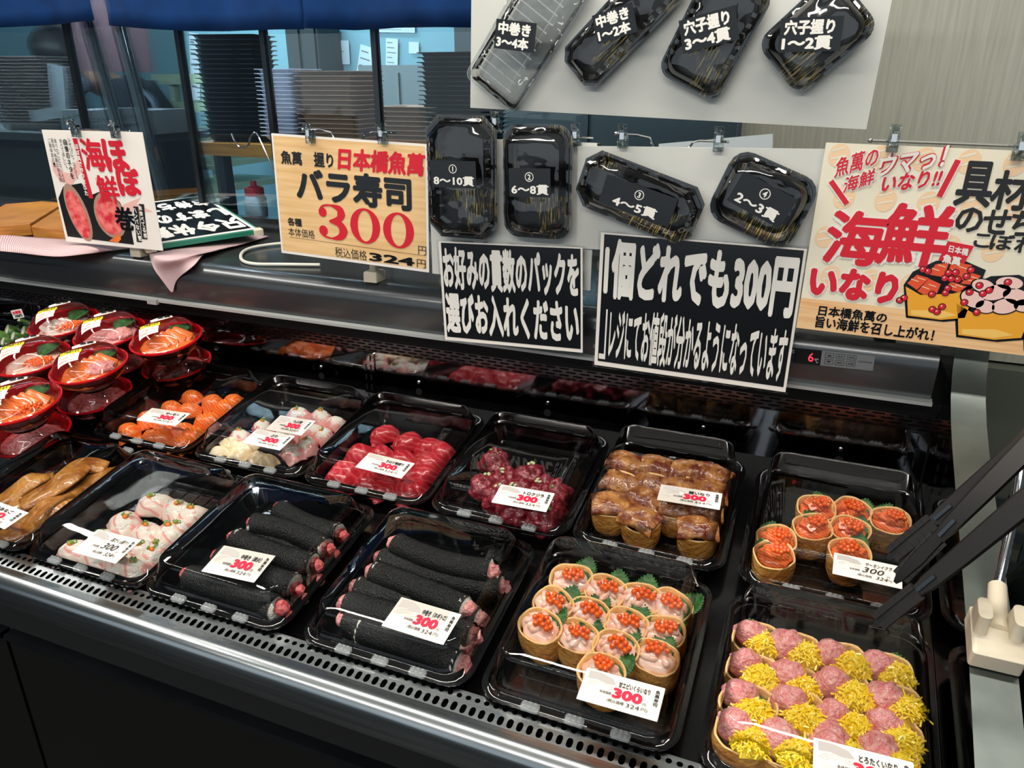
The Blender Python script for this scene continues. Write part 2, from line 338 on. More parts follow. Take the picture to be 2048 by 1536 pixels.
def frame_of(tl, tr, br, bl):
    u = ((tr-tl)+(br-bl)).normalized(); vv = (tl-bl)+(tr-br); n = u.cross(vv).normalized(); v = n.cross(u)
    W = ((tr-tl).length+(br-bl).length)/2; H = ((tl-bl).length+(tr-br).length)/2; c = (tl+tr+br+bl)/4
    return c, u, v, n, W, H
def orient(o, org, u, v, n):
    m = Matrix((u, v, n)).transposed().to_4x4(); o.rotation_euler = m.to_euler(); o.location = org
class Sheet:
    """a flat printed sheet; letters and pictures are placed in fractions of its width and height"""
    def __init__(s, name, label, cat, corners, plane, m='white', t=.0008, group=None, parent=None, r=0):
        pts = [plane(*p) for p in corners] if plane else corners
        c, u, v, n, s.W, s.H = frame_of(*pts); s.t = t
        mb = MB(); mb.loft([(s.W/2, s.H/2, r or .0006, 0), (s.W/2, s.H/2, r or .0006, t)], n=3 if r else 1, off=(s.W/2, s.H/2))
        s.o = mb.build(name, m, smooth=False); orient(s.o, c-u*s.W/2-v*s.H/2, u, v, n)
        if parent:
            bpy.context.view_layer.update(); mw = s.o.matrix_basis.copy(); s.o.parent = parent; s.o.matrix_basis = parent.matrix_basis.inverted() @ mw
            if label: s.o['label'] = label
        else: tag(s.o, label, cat, group)
        s.L = {}
    def mb(s, m):
        if m not in s.L: s.L[m] = MB()
        return s.L[m]
    def z(s, k): return s.t+.0002+.00012*k
    def text(s, t, x0, y0, x1, y1, m='ink', bold=.02, k=4, **a): text(s.mb(m), t, (x0*s.W, (1-y1)*s.H, x1*s.W, (1-y0)*s.H), s.z(k), bold, **a)
    def rect(s, x0, y0, x1, y1, m, k=1): s.poly([(x0, y0), (x1, y0), (x1, y1), (x0, y1)], m, k)
    def poly(s, pts, m, k=1): s.mb(m).poly([(x*s.W, (1-y)*s.H) for x, y in pts][::-1], s.z(k))
    def ell(s, x, y, rx, ry, m, k=1, a=0): s.mb(m).ell((x*s.W, (1-y)*s.H), rx*s.W, ry*s.W, s.z(k), -a)
    def stroke(s, pts, wd, m, k=1): s.mb(m).stroke([(x*s.W, (1-y)*s.H) for x, y in pts], [q*s.W for q in wd] if isinstance(wd, (list, tuple)) else wd*s.W, s.z(k))
    def done(s, names=None):
        for m, b in s.L.items():
            if b.f: b.build((names or {}).get(m, 'lettering'), m, s.o, smooth=False)
        return s.o

# ================================================================== the setting
struct('floor', MB().box((-6, -4, -.05), (4, 5, 0)), 'kfloor')
struct('ceiling', MB().box((-6, -4, 3.0), (4, 5, 3.05)), 'ceil')
struct('wall_kitchen', MB().box((-6, 3.4, 0), (4, 3.5, 3)), 'kwall')
WX = -.165
b = MB(); b.box((WX, 1.5, 1.035), (3.9, 1.56, 3)); struct('wall_panel', b, 'greywall')
b = MB(); b.box((.1, 1.47, 0), (3.9, 1.56, 1.03)); struct('wall_lower', b, 'olive')
SH = CZ-.337                                          # height of the shelf on top of the case
GY = 1.47                                             # the glass screen stands here
b = MB(); b.box((-4.5, GY-.03, SH), (WX, GY+.02, SH+.012)); b.box((-4.5, GY-.012, SH+.012), (WX, GY+.012, SH+.03)); struct('trim_1', b, 'steel')
xs = [-4.5, at_y(152, 150, GY).x, at_y(381, 230, GY).x, at_y(537, 160, GY).x, at_y(755, 160, GY).x, WX]
for i, (a, c) in enumerate(zip(xs, xs[1:])):
    g = MB().box((a+.004, GY-.003, SH+.03), (c-.004, GY+.003, 2.6)); struct('window_%d' % (i+1), g, 'glass', smooth=False)
for i, x in enumerate(xs[1:-1]):
    struct('trim_%d' % (i+2), MB().box((x-.006, GY-.008, SH+.03), (x+.006, GY+.008, 2.6)), 'steel_dark')

# ------------------------------------------------------------------ the refrigerated display case
X0, X1 = -3.0, .185
case = thing('display_case', 'long open refrigerated display case with steel bumper and black mirrored interior', 'display case', (0, 0, 0))
def prof(pts, x0, x1, m, name, caps=True, ang=35):
    mb = MB(); mb.rings([[V((x, y, CZ+z)) for y, z in pts] for x in (x0, x1)], caps, caps); return mb.build(name, m, case, ang=ang)
def strip(pts, x0, x1, m, name, ang=35):
    mb = MB(); mb.rings([[V((x0, y, CZ+z)) for y, z in pts], [V((x1, y, CZ+z)) for y, z in pts]], False, False, closed=False); return mb.build(name, m, case, ang=ang)
# bumper: steel lip with a rounded nose
nose = [(.5735, -.6465)]+[(.5705+.018*math.cos(a)-.006, -.6645+.018*math.sin(a)) for a in (math.radians(d) for d in range(80, 185, 15))]+[(.5465, -.692), (.552, -.697), (.575, -.697)]
prof(nose, X0, X1+.05, 'steel', 'bumper_rail')
prof([(.562, -.697), (.60, -.697), (.60, -.76), (.562, -.76)], X0, X1+.05, 'void', 'shadow_gap')
seams = [X0, at_y(27, 1330, .55).x, X1+.05]
for a, c in zip(seams, seams[1:]):
    mb = MB(); mb.box((a+.004, .552, .12), (c-.004, .60, CZ-.755)); mb.build('front_panel', 'panel', case)
    mb = MB(); mb.box((a+.004, .5465, CZ-.7555), (c-.004, .60, CZ-.7465)); mb.build('panel_cap', 'steel_dark', case)
prof([(.60, -1.5), (1.1, -1.5), (1.1, -1.3), (.60, -1.38)], X0, X1, 'void', 'plinth')
# grille with round holes and long slots
def slots(name, P0, U, Vv, cells, m, parent):
    """cells: (u centre, v centre, cell half u, cell half v, hole half u, hole half v, radius)"""
    mb = MB()
    for cu, cv, hu, hv, su, sv, r in cells:
        o = [(-hu, -hv), (hu, -hv), (hu, hv), (-hu, hv)]; h = rrect(su, sv, r, 2); h = h[6:9]+h[9:12]+h[0:3]+h[3:6]
        vs = [P0+U*(cu+x)+Vv*(cv+y) for x, y in o+h]
        fs = []
        for c4 in range(4):
            k = c4*3; fs += [(c4, 4+k+1, 4+k), (c4, 4+k+2, 4+k+1), (c4, (c4+1) % 4, 4+(k+3) % 12, 4+k+2)]
        mb.add(vs, fs)
    return mb.build(name, m, parent, smooth=False)
gA, gB = V((0, .602, CZ-.6415)), V((0, .5735, CZ-.6465)); gv = (gB-gA); gl = gv.length; gv.normalize()
cells = []; pt = .0112; n = int((X1-X0)/pt)
for i in range(n):
    u = X0+(i+.5)*pt; cells += [(u, gl*.25, pt/2, gl*.25, .0034, .0029, .0029), (u, gl*.75, pt/2, gl*.25, .0034, .0058, .0033)]
slots('air_grille', gA, V((1, 0, 0)), gv, cells, 'steel', case)
strip([(.602, -.6415), (.604, -.6635)], X0, X1, 'steel_dark', 'grille_lip')
strip([(.606, -.70), (.574, -.70), (.573, -.647)], X0, X1, 'void', 'air_duct')
# deck, back and side mirrors
def dquad(pts, m, name): mb = MB(); mb.add([D(*p) for p in pts], [tuple(range(len(pts)))]); return mb.build(name, m, case, smooth=False)
VB = .571; DWB = (DW+DV*.19).normalized(); DVB = (DV-DW*.19).normalized()
def DB(u, h, off=0): return D(u, VB, 0)+DWB*h+DVB*off
mb = MB(); mb.add([D(X0, 0, 0), D(X1, 0, 0), D(X1, VB, 0), D(X0, VB, 0), D(X0, 0, -.02), D(X1, 0, -.02), D(X1, VB, -.02), D(X0, VB, -.02)], [(0, 1, 2, 3), (7, 6, 5, 4), (0, 4, 5, 1), (1, 5, 6, 2), (2, 6, 7, 3), (3, 7, 4, 0)]); mb.build('deck', 'deck', case, smooth=False)
xb = [X0, at_x(0, 0, 1).x and -1.995, at_y(732, 750, 1.16).x, X1]
for a, c in zip(xb, xb[1:]):
    mb = MB(); e = .0012
    mb.add([DB(a+e, .0), DB(c-e, .0), DB(c-e, .0807), DB(a+e, .0807), DB(a+e, 0, .012), DB(c-e, 0, .012), DB(c-e, .0807, .012), DB(a+e, .0807, .012)], [(0, 1, 2, 3), (7, 6, 5, 4), (3, 2, 6, 7), (0, 4, 5, 1), (0, 3, 7, 4), (1, 5, 6, 2)]); mb.build('back_panel', 'mirror', case, smooth=False)
cells = []; p2 = .0245; n = int((X1-X0)/p2); hh = .0235/4
for row in range(4):
    for i in range(n): cells.append((X0+(i+.5+.5*(row % 2))*p2, .0807+hh*(row+.5), p2/2, hh/2, .0088, .0014, .0012))
slots('air_outlet_strip', D(0, VB, 0), V((1, 0, 0)), DWB, cells, 'striptin', case)
mb = MB(); mb.add([DB(X0, .07, .011), DB(X1, .07, .011), DB(X1, .11, .011), DB(X0, .11, .011), V((X1, 1.128, CZ-.4225)), V((X0, 1.128, CZ-.4225)), DB(X1, .1045), DB(X0, .1045)], [(0, 1, 2, 3), (7, 6, 4, 5)]); mb.build('outlet_duct', 'void', case, smooth=False)
# bracket rails with slots, screws and drain holes on the back mirror
for px, py in ((737, 745), (1820, 915), (62, 600)):
    u, _ = uv(px, py, .04)[0], 0; u = at_y(px, py, 1.158).x
    mb = MB(); mb.loft([(.0125, .039, .001, 0), (.0125, .039, .001, .003)], n=1, mtx=Matrix.Translation(DB(u, .040, -.0005)) @ Matrix((V((1, 0, 0)), DWB, -DVB)).transposed().to_4x4())
    br = mb.build('bracket_rail', 'mirror', case); mb = MB()
    for sx in (-.0055, .0055):
        for k in range(4):
            for q in [Matrix.Translation(DB(u+sx, .011+k*.0195, -.004)) @ Matrix((V((1, 0, 0)), DWB, -DVB)).transposed().to_4x4()]: mb.loft([(.0011, .0062, .001, 0), (.0011, .0062, .001, .0006)], n=2, mtx=q)
    mb.build('slot', 'void', br)
for px, py in ((643, 748), (838, 782), (1095, 823), (1678, 918), (1405, 870), (433, 715)):
    p = at_y(px, py, 1.162); u = p.x; mtx = Matrix.Translation(DB(u, .0150, -.0004)) @ Matrix((V((1, 0, 0)), DWB, -DVB)).transposed().to_4x4()
    mb = MB(); mb.loft([(.0066, .0066, .0066, 0), (.0066, .0066, .0066, .0006)], n=6, mtx=mtx); mb.build('drain_hole', 'void', case)
    mtx = Matrix.Translation(DB(u, .034, -.0004)) @ Matrix((V((1, 0, 0)), DWB, -DVB)).transposed().to_4x4()
    mb = MB(); mb.loft([(.0032, .0032, .0032, 0), (.0032, .0032, .0032, .001), (.002, .002, .002, .0018)], n=4, mtx=mtx); mb.build('screw', 'chrome', case)
# hood
hp = [(1.123, -.416), (1.116, -.372)]+[(1.146+.030*math.cos(a), -.367+.030*math.sin(a)) for a in (math.radians(d) for d in range(170, 85, -12))]+[(1.40, -.3385), (1.44, -.337), (1.52, -.337), (1.52, -.43)]
hood = prof(hp, X0, .168, 'hood', 'hood')
mb = MB(); mb.rings([[V((x, y, CZ+z)) for y, z in ((1.112, -.4205), (1.112, -.4155), (1.126, -.4140), (1.126, -.4205))] for x in (X0, .170)]); mb.build('hood_trim', 'trim', case)
mb = MB(); p = at_y(305, 598, 1.11); mb.box((p.x-.012, 1.106, CZ-.4245), (p.x+.012, 1.114, CZ-.4145)); mb.build('trim_joint', 'trim', case)
# temperature control plate
def hp_y(px, py): return at_y(px, py, 1.1155)
pl = Sheet('control_panel', None, None, [(1560, 692), (1749, 711), (1747, 741), (1558, 722)], hp_y, 'ctrl', t=.0015, parent=case)
pl.rect(.0, .0, .36, 1, 'inkgloss', 1)
pl.text('6', .315, .22, .372, .80, 'led', .0, k=6); pl.text('℃', .385, .55, .425, .85, 'whiteink', .0, k=6)
pl.rect(.29, 0, .45, 1, 'inkgloss', 2)
for r_ in range(2):
    for c_ in range(3):
        x = .49+c_*.115; y = .12+r_*.42
        for q in ([(x, y), (x+.09, y)], [(x+.09, y), (x+.09, y+.3)], [(x+.09, y+.3), (x, y+.3)], [(x, y+.3), (x, y)]): pl.stroke(q, .004, 'ink', 3)
        pl.text(('▲', '設定', '電源切替', '▼', '確定', '除霜')[r_*3+c_], x+.015, y+.09, x+.075, y+.21, 'ink', 0, k=4)
pl.text('CONTROLLER', .84, .42, .98, .52, 'ink', 0, k=4)
pl.done()
# end panel: mirrored inner face, steel edge that dips behind the hood and runs down to the bumper
ep = [(1.145, -.25), (1.136, -.325), (1.115, -.365), (1.085, -.392), (1.046, -.412), (1.003, -.428), (.943, -.446), (.813, -.483), (.716, -.512), (.607, -.553), (.53, -.588), (.53, -.70)]
mb = MB(); mb.rings([[V((X1+dx, y, CZ+z)) for y, z in ep] for dx in (0, .0405)], False, False, closed=False); mb.build('end_edge', 'steel_edge', case, ang=60)
low = [(y, -.75) for y, z in ep]
for x, m_, nm in ((X1+.0005, 'mirror', 'end_mirror'), (X1+.04, 'steel_dark', 'end_outer_face')):
    mb = MB(); mb.rings([[V((x, y, CZ+z-.002)) for y, z in ep+[(1.52, -.25)][:0]], [V((x, y+.0, CZ+(-.78))) for y, z in ep]], False, False, closed=False); mb.build(nm, m_, case, smooth=False)
mb = MB(); mb.add([V((X1+.0005, 1.145, CZ-.25)), V((X1+.0005, 1.30, CZ-.25)), V((X1+.0005, 1.30, CZ-.75)), V((X1+.0005, 1.145, CZ-.75))], [(0, 1, 2, 3)]); mb.build('end_mirror', 'mirror', case, smooth=False)
# steel divider between the bays
mb = MB(); p0 = D(at_y(40, 700, 1.1).x, 0, 0)
u0, v0 = uv(2, 712, .05); u1, v1 = uv(95, 669, .05)
mb.add([D(u0-.004, v0-.3, .05), D(u0+.004, v0-.3, .05), D(u1+.006, v1+.03, .05), D(u1-.006, v1+.03, .05)]+[D(u0-.004, v0-.3, .0), D(u0+.004, v0-.3, .0), D(u1+.006, v1+.03, .0), D(u1-.006, v1+.03, .0)], [(0, 1, 2, 3), (0, 4, 5, 1), (1, 5, 6, 2), (2, 6, 7, 3), (3, 7, 4, 0)]); mb.build('bay_divider', 'trim', case)

# ------------------------------------------------------------------ noren cloths hung across the top of the screen
def cloth_panel(name, label, px0, px1, ys, y, m, topz, seed, group=None):
    n = 40; L = []
    for i in range(n+1):
        f = i/n; k = f*(len(ys)-1); j = min(int(k), len(ys)-2); yy = ys[j]*(1-(k-j))+ys[j+1]*(k-j); L.append(at_y(px0+(px1-px0)*f, yy, y))
    mb = MB()
    def fn(a, c):
        p = L[int(round(a*n))]; z = p.z+(topz-p.z)*c
        return V((p.x, y+.012*math.sin(a*9+seed)+.010*noise.noise(V((a*7, c*2, seed))), z))
    mb.grid(fn, n, 8); o = mb.build(name, m, None, ang=180); md = o.modifiers.new('thick', 'SOLIDIFY'); md.thickness = .0012
    return tag(o, label, 'curtain', group)
cloth_panel('noren_curtain', 'blue noren cloth hanging furthest from the white board, above the left poster', -260, 193, [62, 60, 57, 50, 41], 1.40, 'noren', 1.86, 1, 'noren cloths')
cloth_panel('noren_curtain', 'blue noren cloth hanging in the middle above the black tray stack', 217, 612, [50, 58, 62, 62, 60, 59], 1.40, 'noren', 1.86, 3, 'noren cloths')
cloth_panel('noren_curtain', 'blue noren cloth hanging next to the white board', 616, 962, [57, 60, 56, 55, 54], 1.40, 'noren', 1.86, 5, 'noren cloths')

# ================================================================== food trays with clear lids
def make_tray(hx, hy, top):
    t = thing('food_tray', 'x', 'tray')
    b = MB()
    b.loft([(hx-.018, hy-.018, .02, 0), (hx-.010, hy-.010, .024, .020), (hx-.008, hy-.008, .024, .0205), (hx-.006, hy-.006, .026, .0265), (hx, hy, .028, .0265), (hx, hy, .028, .0245), (hx-.002, hy-.002, .028, .0235)][::-1][:0] +
           [(hx-.002, hy-.002, .028, .0230), (hx, hy, .028, .0255), (hx, hy, .028, .0272), (hx-.006, hy-.006, .026, .0275), (hx-.008, hy-.008, .024, .0222), (hx-.0105, hy-.0105, .024, .0215), (hx-.0125, hy-.0125, .022, .0275), (hx-.0135, hy-.0135, .022, .0275), (hx-.022, hy-.022, .018, .004)], c0=False, c1=True)
    b.loft([(hx-.002, hy-.002, .028, .0230), (hx-.012, hy-.012, .024, .0215), (hx-.020, hy-.020, .02, .0), (hx-.021, hy-.021, .02, 0)], c0=False, c1=True)
    nx, ny = 7, 9                                   # raised lattice on the tray floor
    for i in range(nx): x = (-.5+(i+.5)/nx)*(2*hx-.05); b.box((x-.0008, -hy+.026, .0035), (x+.0008, hy-.026, .0052))
    for i in range(ny): y = (-.5+(i+.5)/ny)*(2*hy-.05); b.box((-hx+.026, y-.0008, .0035), (hx-.026, y+.0008, .0052))
    for k in range(5):
        x = (k-2)*.030; b.box((x-.006, hy-.0135, .0272), (x+.006, hy-.0125, .031))
    b.build('tray_base', 'tray', t)
    l = MB(); z0 = .0282
    l.loft([(hx-.001, hy-.001, .028, z0-.001), (hx-.001, hy-.001, .028, z0+.001), (hx-.0065, hy-.0065, .026, z0+.0014), (hx-.0085, hy-.0085, .024, z0+.0035), (hx-.0105, hy-.0105, .024, z0+.004), (hx-.0125, hy-.0125, .024, z0+.012), (hx-.0185, hy-.0205, .022, top-.006), (hx-.0205, hy-.0225, .02, top-.0015), (hx-.0235, hy-.0255, .02, top), (hx-.05, hy-.05, .02, top+.0006)], c0=False)
    lid = l.build('lid', 'lid', t, ang=70)
    for s in (-1, 1):
        for k in (-1, 0, 1):
            tb = MB(); x = k*.05+.004; y = s*(hy-.0035)
            tb.loft([(.0105, .0055, .003, z0+.0015), (.0105, .0055, .003, z0+.0045), (.0095, .0045, .003, z0+.0055)], n=3, off=(x, y))
            for a in (-1, 0, 1):
                for c in (-1, 1): tb.loft([(.0021, .0018, .0006, z0+.0055), (.0014, .0011, .0004, z0+.0075)], n=1, off=(x+a*.0058, y+c*.0027))
            tb.build('lid_tab', 'lidtab', lid)
    return t
TR = {}; _pro = {}
def tray(key, u, v, label, top=.064, hx=.108, hy=.123, rz=0):
    k = (hx, hy, top)
    if k in _pro: t = dup(_pro[k])
    else: t = make_tray(hx, hy, top); _pro[k] = t
    tag(t, label, 'tray', 'lidded food trays'); t.location = D(u, v, .0012); t.rotation_euler = (TILT, 0, rz); TR[key] = (u, v, top, hx, hy)
FV, BV = .122, .388
tray('anago', -1.100, FV, 'clear-lidded black tray of brown conger eel fillets, next to the red bowls', hx=.095)
tray('madai', -.893, FV, 'clear-lidded black tray of pale pink sea bream nigiri with orange dabs', hx=.112)
tray('tekka', -.667, FV, 'clear-lidded black tray of long seaweed rolls with red tuna chunks showing', .066, hx=.116)
tray('negi', -.414, FV, 'clear-lidded black tray of seaweed rolls with pink minced tuna ends', .066, hx=.114)
tray('ebi', -.1765, FV, 'clear-lidded black tray of pale shrimp and roe pouches', .078, hx=.112)
tray('toro', .066, FV-.004, 'clear-lidded black tray of pink tuna and yellow pickle pouches', .078, hx=.112)
tray('salmon', -1.055, BV, 'clear-lidded black tray of plain orange salmon nigiri beside the red bowls', hx=.113)
tray('buri', -.823, BV, 'clear-lidded black tray holding cream whelk and pink yellowtail, two price cards', hx=.113)
tray('tuna', -.602, BV, 'clear-lidded black tray of deep red tuna nigiri', hx=.112)
tray('kujira', -.379, BV, 'clear-lidded black tray of dark red whale meat mounds', hx=.108)
tray('unagi', -.163, BV, 'clear-lidded black tray of glazed brown eel pouches', .080, hx=.104)
tray('sake', .069, BV-.006, 'clear-lidded black tray of salmon and roe pouches below the tongs', .080, hx=.112)

# ------------------------------------------------------------------ food makers: each returns an empty with its parts; z = 0 on the tray floor
def nigiri(kind, seed):
    t = thing('%s_nigiri' % kind, 'x', 'sushi'); rnd = random.Random(seed)
    a, c, h = {'salmon': (.0235, .0195, .021), 'tuna': (.0245, .020, .021), 'buri': (.024, .0175, .018), 'bream': (.0255, .0205, .019)}[kind]
    b = MB(); b.blob((0, 0, .011), (a*.8, c*.8, .013), .1, 300, 16, 10, seed=seed, flat=-.009); b.build('rice_ball', 'rice', t, ang=180)
    b = MB(); nu, nv = 22, 12
    def fn(p, q):                                    # slice draped over the rice
        x = (p-.5)*2; y = (q-.5)*2; r = min(1, (abs(x)**3+abs(y)**3)**(1/3)); z = h*(1-.92*r**3.2)
        k = 1+.07*noise.noise(V((x*2+seed*3, y*2, 1)))
        return V((x*a*k*(1-.06*y*y), y*c*k*(1-.10*x*x), .004+z+.0022*noise.noise(V((x*2.4, y*2.4, seed*2.7)))+.0010*noise.noise(V((x*6, y*6, seed)))))
    b.grid(fn, nu, nv); o = b.build('fish_slice', {'salmon': 'salmon', 'tuna': 'tuna', 'buri': 'buri', 'bream': 'madai'}[kind], t, ang=180)
    m = o.modifiers.new('t', 'SOLIDIFY'); m.thickness = .0025; m.offset = -1
    m = o.modifiers.new('s', 'SUBSURF'); m.levels = m.render_levels = 1
    if kind in ('bream', 'buri') and (kind == 'bream' or seed % 3):
        b = MB(); x, y = rnd.uniform(-.004, .004), rnd.uniform(-.003, .004)
        b.blob((x, y, h+.0045), (.0042, .0034, .0032), .3, 300, 8, 6, seed=seed); b.build('orange_dab', 'momiji', t, ang=180)
        b = MB()
        for k in range(5):
            q = V((x+rnd.uniform(-.005, .005), y+rnd.uniform(-.001, .006), h+.0045+rnd.uniform(0, .002))); rr = rnd.uniform(.0016, .0026); ax = Euler((rnd.uniform(-1, 1), rnd.uniform(-1, 1), 0)).to_matrix()
            R = [[q+ax @ V((math.cos(2*PI*i/9)*r_, math.sin(2*PI*i/9)*r_, z_)) for i in range(9)] for r_, z_ in ((rr, 0), (rr, .0012), (rr*.6, .0012), (rr*.6, 0), (rr, 0))]
            b.rings(R, False, False)
        b.build('onion_rings', 'onion', t, ang=180)
    return t
def whelk(seed):
    t = thing('whelk_slice', 'x', 'sushi'); b = MB()
    b.grid(lambda p, q: V(((p-.5)*.046*(1+.15*noise.noise(V((q*3, seed, 0)))), (q-.5)*.032*(1+.2*noise.noise(V((p*3, seed, 5)))), .010+.014*(1-abs(2*p-1)**2.5)*(1-.6*abs(2*q-1)**2.5)+.004*noise.noise(V((p*4, q*4, seed)))+.002*math.sin(p*9+seed)+.0012*noise.noise(V((p*12, q*9, seed))))), 22, 16)
    o = b.build('whelk_flesh', 'tsubu', t, ang=180); m = o.modifiers.new('t', 'SOLIDIFY'); m.thickness = .004; m = o.modifiers.new('s', 'SUBSURF'); m.levels = m.render_levels = 1
    b = MB(); b.blob((0, 0, .010), (.018, .012, .011), .1, 300, 14, 8, seed=seed, flat=-.008); b.build('rice_ball', 'rice', t, ang=180)
    return t
def whale(seed):
    t = thing('whale_mound', 'x', 'sushi'); b = MB(); b.blob((0, 0, .017), (.023, .021, .023), .34, 75, 40, 26, seed=seed, flat=-.016)
    b.build('red_meat', 'whale', t, ang=180); rnd = random.Random(seed); b = MB()
    for k in range(4): b.blob((rnd.uniform(-.008, .008), rnd.uniform(-.008, .006), .039+rnd.uniform(-.002, .002)), (.0034, .0024, .0016), .3, 300, 7, 5, seed=k)
    b.build('onion_bits', 'onionpale' if seed % 2 else 'onion', t, ang=180); return t
def pouch(t, seed, h=.050, a=.0265, c=.0205):
    b = MB(); n = 28; R = []
    def ring(k, z, tilt=0, jit=.06):
        q = []
        for i in range(n):
            an = 2*PI*i/n; w_ = 1+jit*noise.noise(V((math.cos(an)*1.6, math.sin(an)*1.6, z*60+seed*5)))
            x = a*k*w_*math.copysign(abs(math.cos(an))**.85, math.cos(an)); y = c*k*w_*math.copysign(abs(math.sin(an))**.85, math.sin(an))
            q.append(V((x, y, z+tilt*y/c+.0016*noise.noise(V((math.cos(an)*2, math.sin(an)*2, seed*3))))))
        return q
    for k, z in ((.40, .0005), (.66, .002), (.84, .009), (.95, .018), (1.0, .029), (1.02, .040)): R.append(ring(k, z*h/.05, .001))
    R.append(ring(1.0, h, .004, .09))
    b.rings(R, True, False); top = R[-1]
    b.build('tofu_pouch', 'pouch', t, ang=180)
    b = MB(); b.rings([R[-1], ring(.965, h+.0016, .004, .09), ring(.90, h-.0004, .004, .09), ring(.86, h-.010, .003, .09)], False, False); b.build('pouch_rim', 'pouchrim', t, ang=180)
def roe(t, rnd, n, cx, cy, z, sx, sy, dome=.006, r=.0029):
    b = MB(); P = []
    for k in range(n*14):
        if len(P) >= n: break
        x, y = cx+rnd.uniform(-sx, sx), cy+rnd.uniform(-sy, sy)
        if ((x-cx)/sx)**2+((y-cy)/sy)**2 > 1 or any((x-p[0])**2+(y-p[1])**2 < (1.35*r)**2 for p in P): continue
        P.append((x, y)); b.blob((x, y, z+dome*(1-((x-cx)/sx)**2*.6-((y-cy)/sy)**2*.6)), (r, r, r), 0, 1, 9, 6)
    b.build('salmon_roe', 'roe', t, ang=180)
def leaf(t, pos, rz, tilt, L=.042, W=.030, mname='shiso'):
    """serrated shiso leaf"""
    vs = []; fs = []; n = 22
    mtx = Matrix.Translation(V(pos)) @ Matrix.Rotation(rz, 4, 'Z') @ Matrix.Rotation(tilt, 4, 'X')
    b = MB()
    def pt(s, f):
        w_ = W/2*math.sin(PI*min(1, s*.93+.07))**.75*(1-.25*s)*abs(f)*((1+.16*((s*n) % 2 > .99)) if abs(f) > .95 else 1)
        return mtx @ V((math.copysign(w_, f), s*L+(.002 if abs(f) > .95 and (s*n) % 2 > .99 else 0), .003*math.sin(s*5)+.10*w_+.0008*math.sin(s*60)))
    b.grid(lambda p, q: pt(q, p*2-1), 6, n); o = b.build('shiso_leaf', mname, t, ang=180); m = o.modifiers.new('t', 'SOLIDIFY'); m.thickness = .0005
    return o
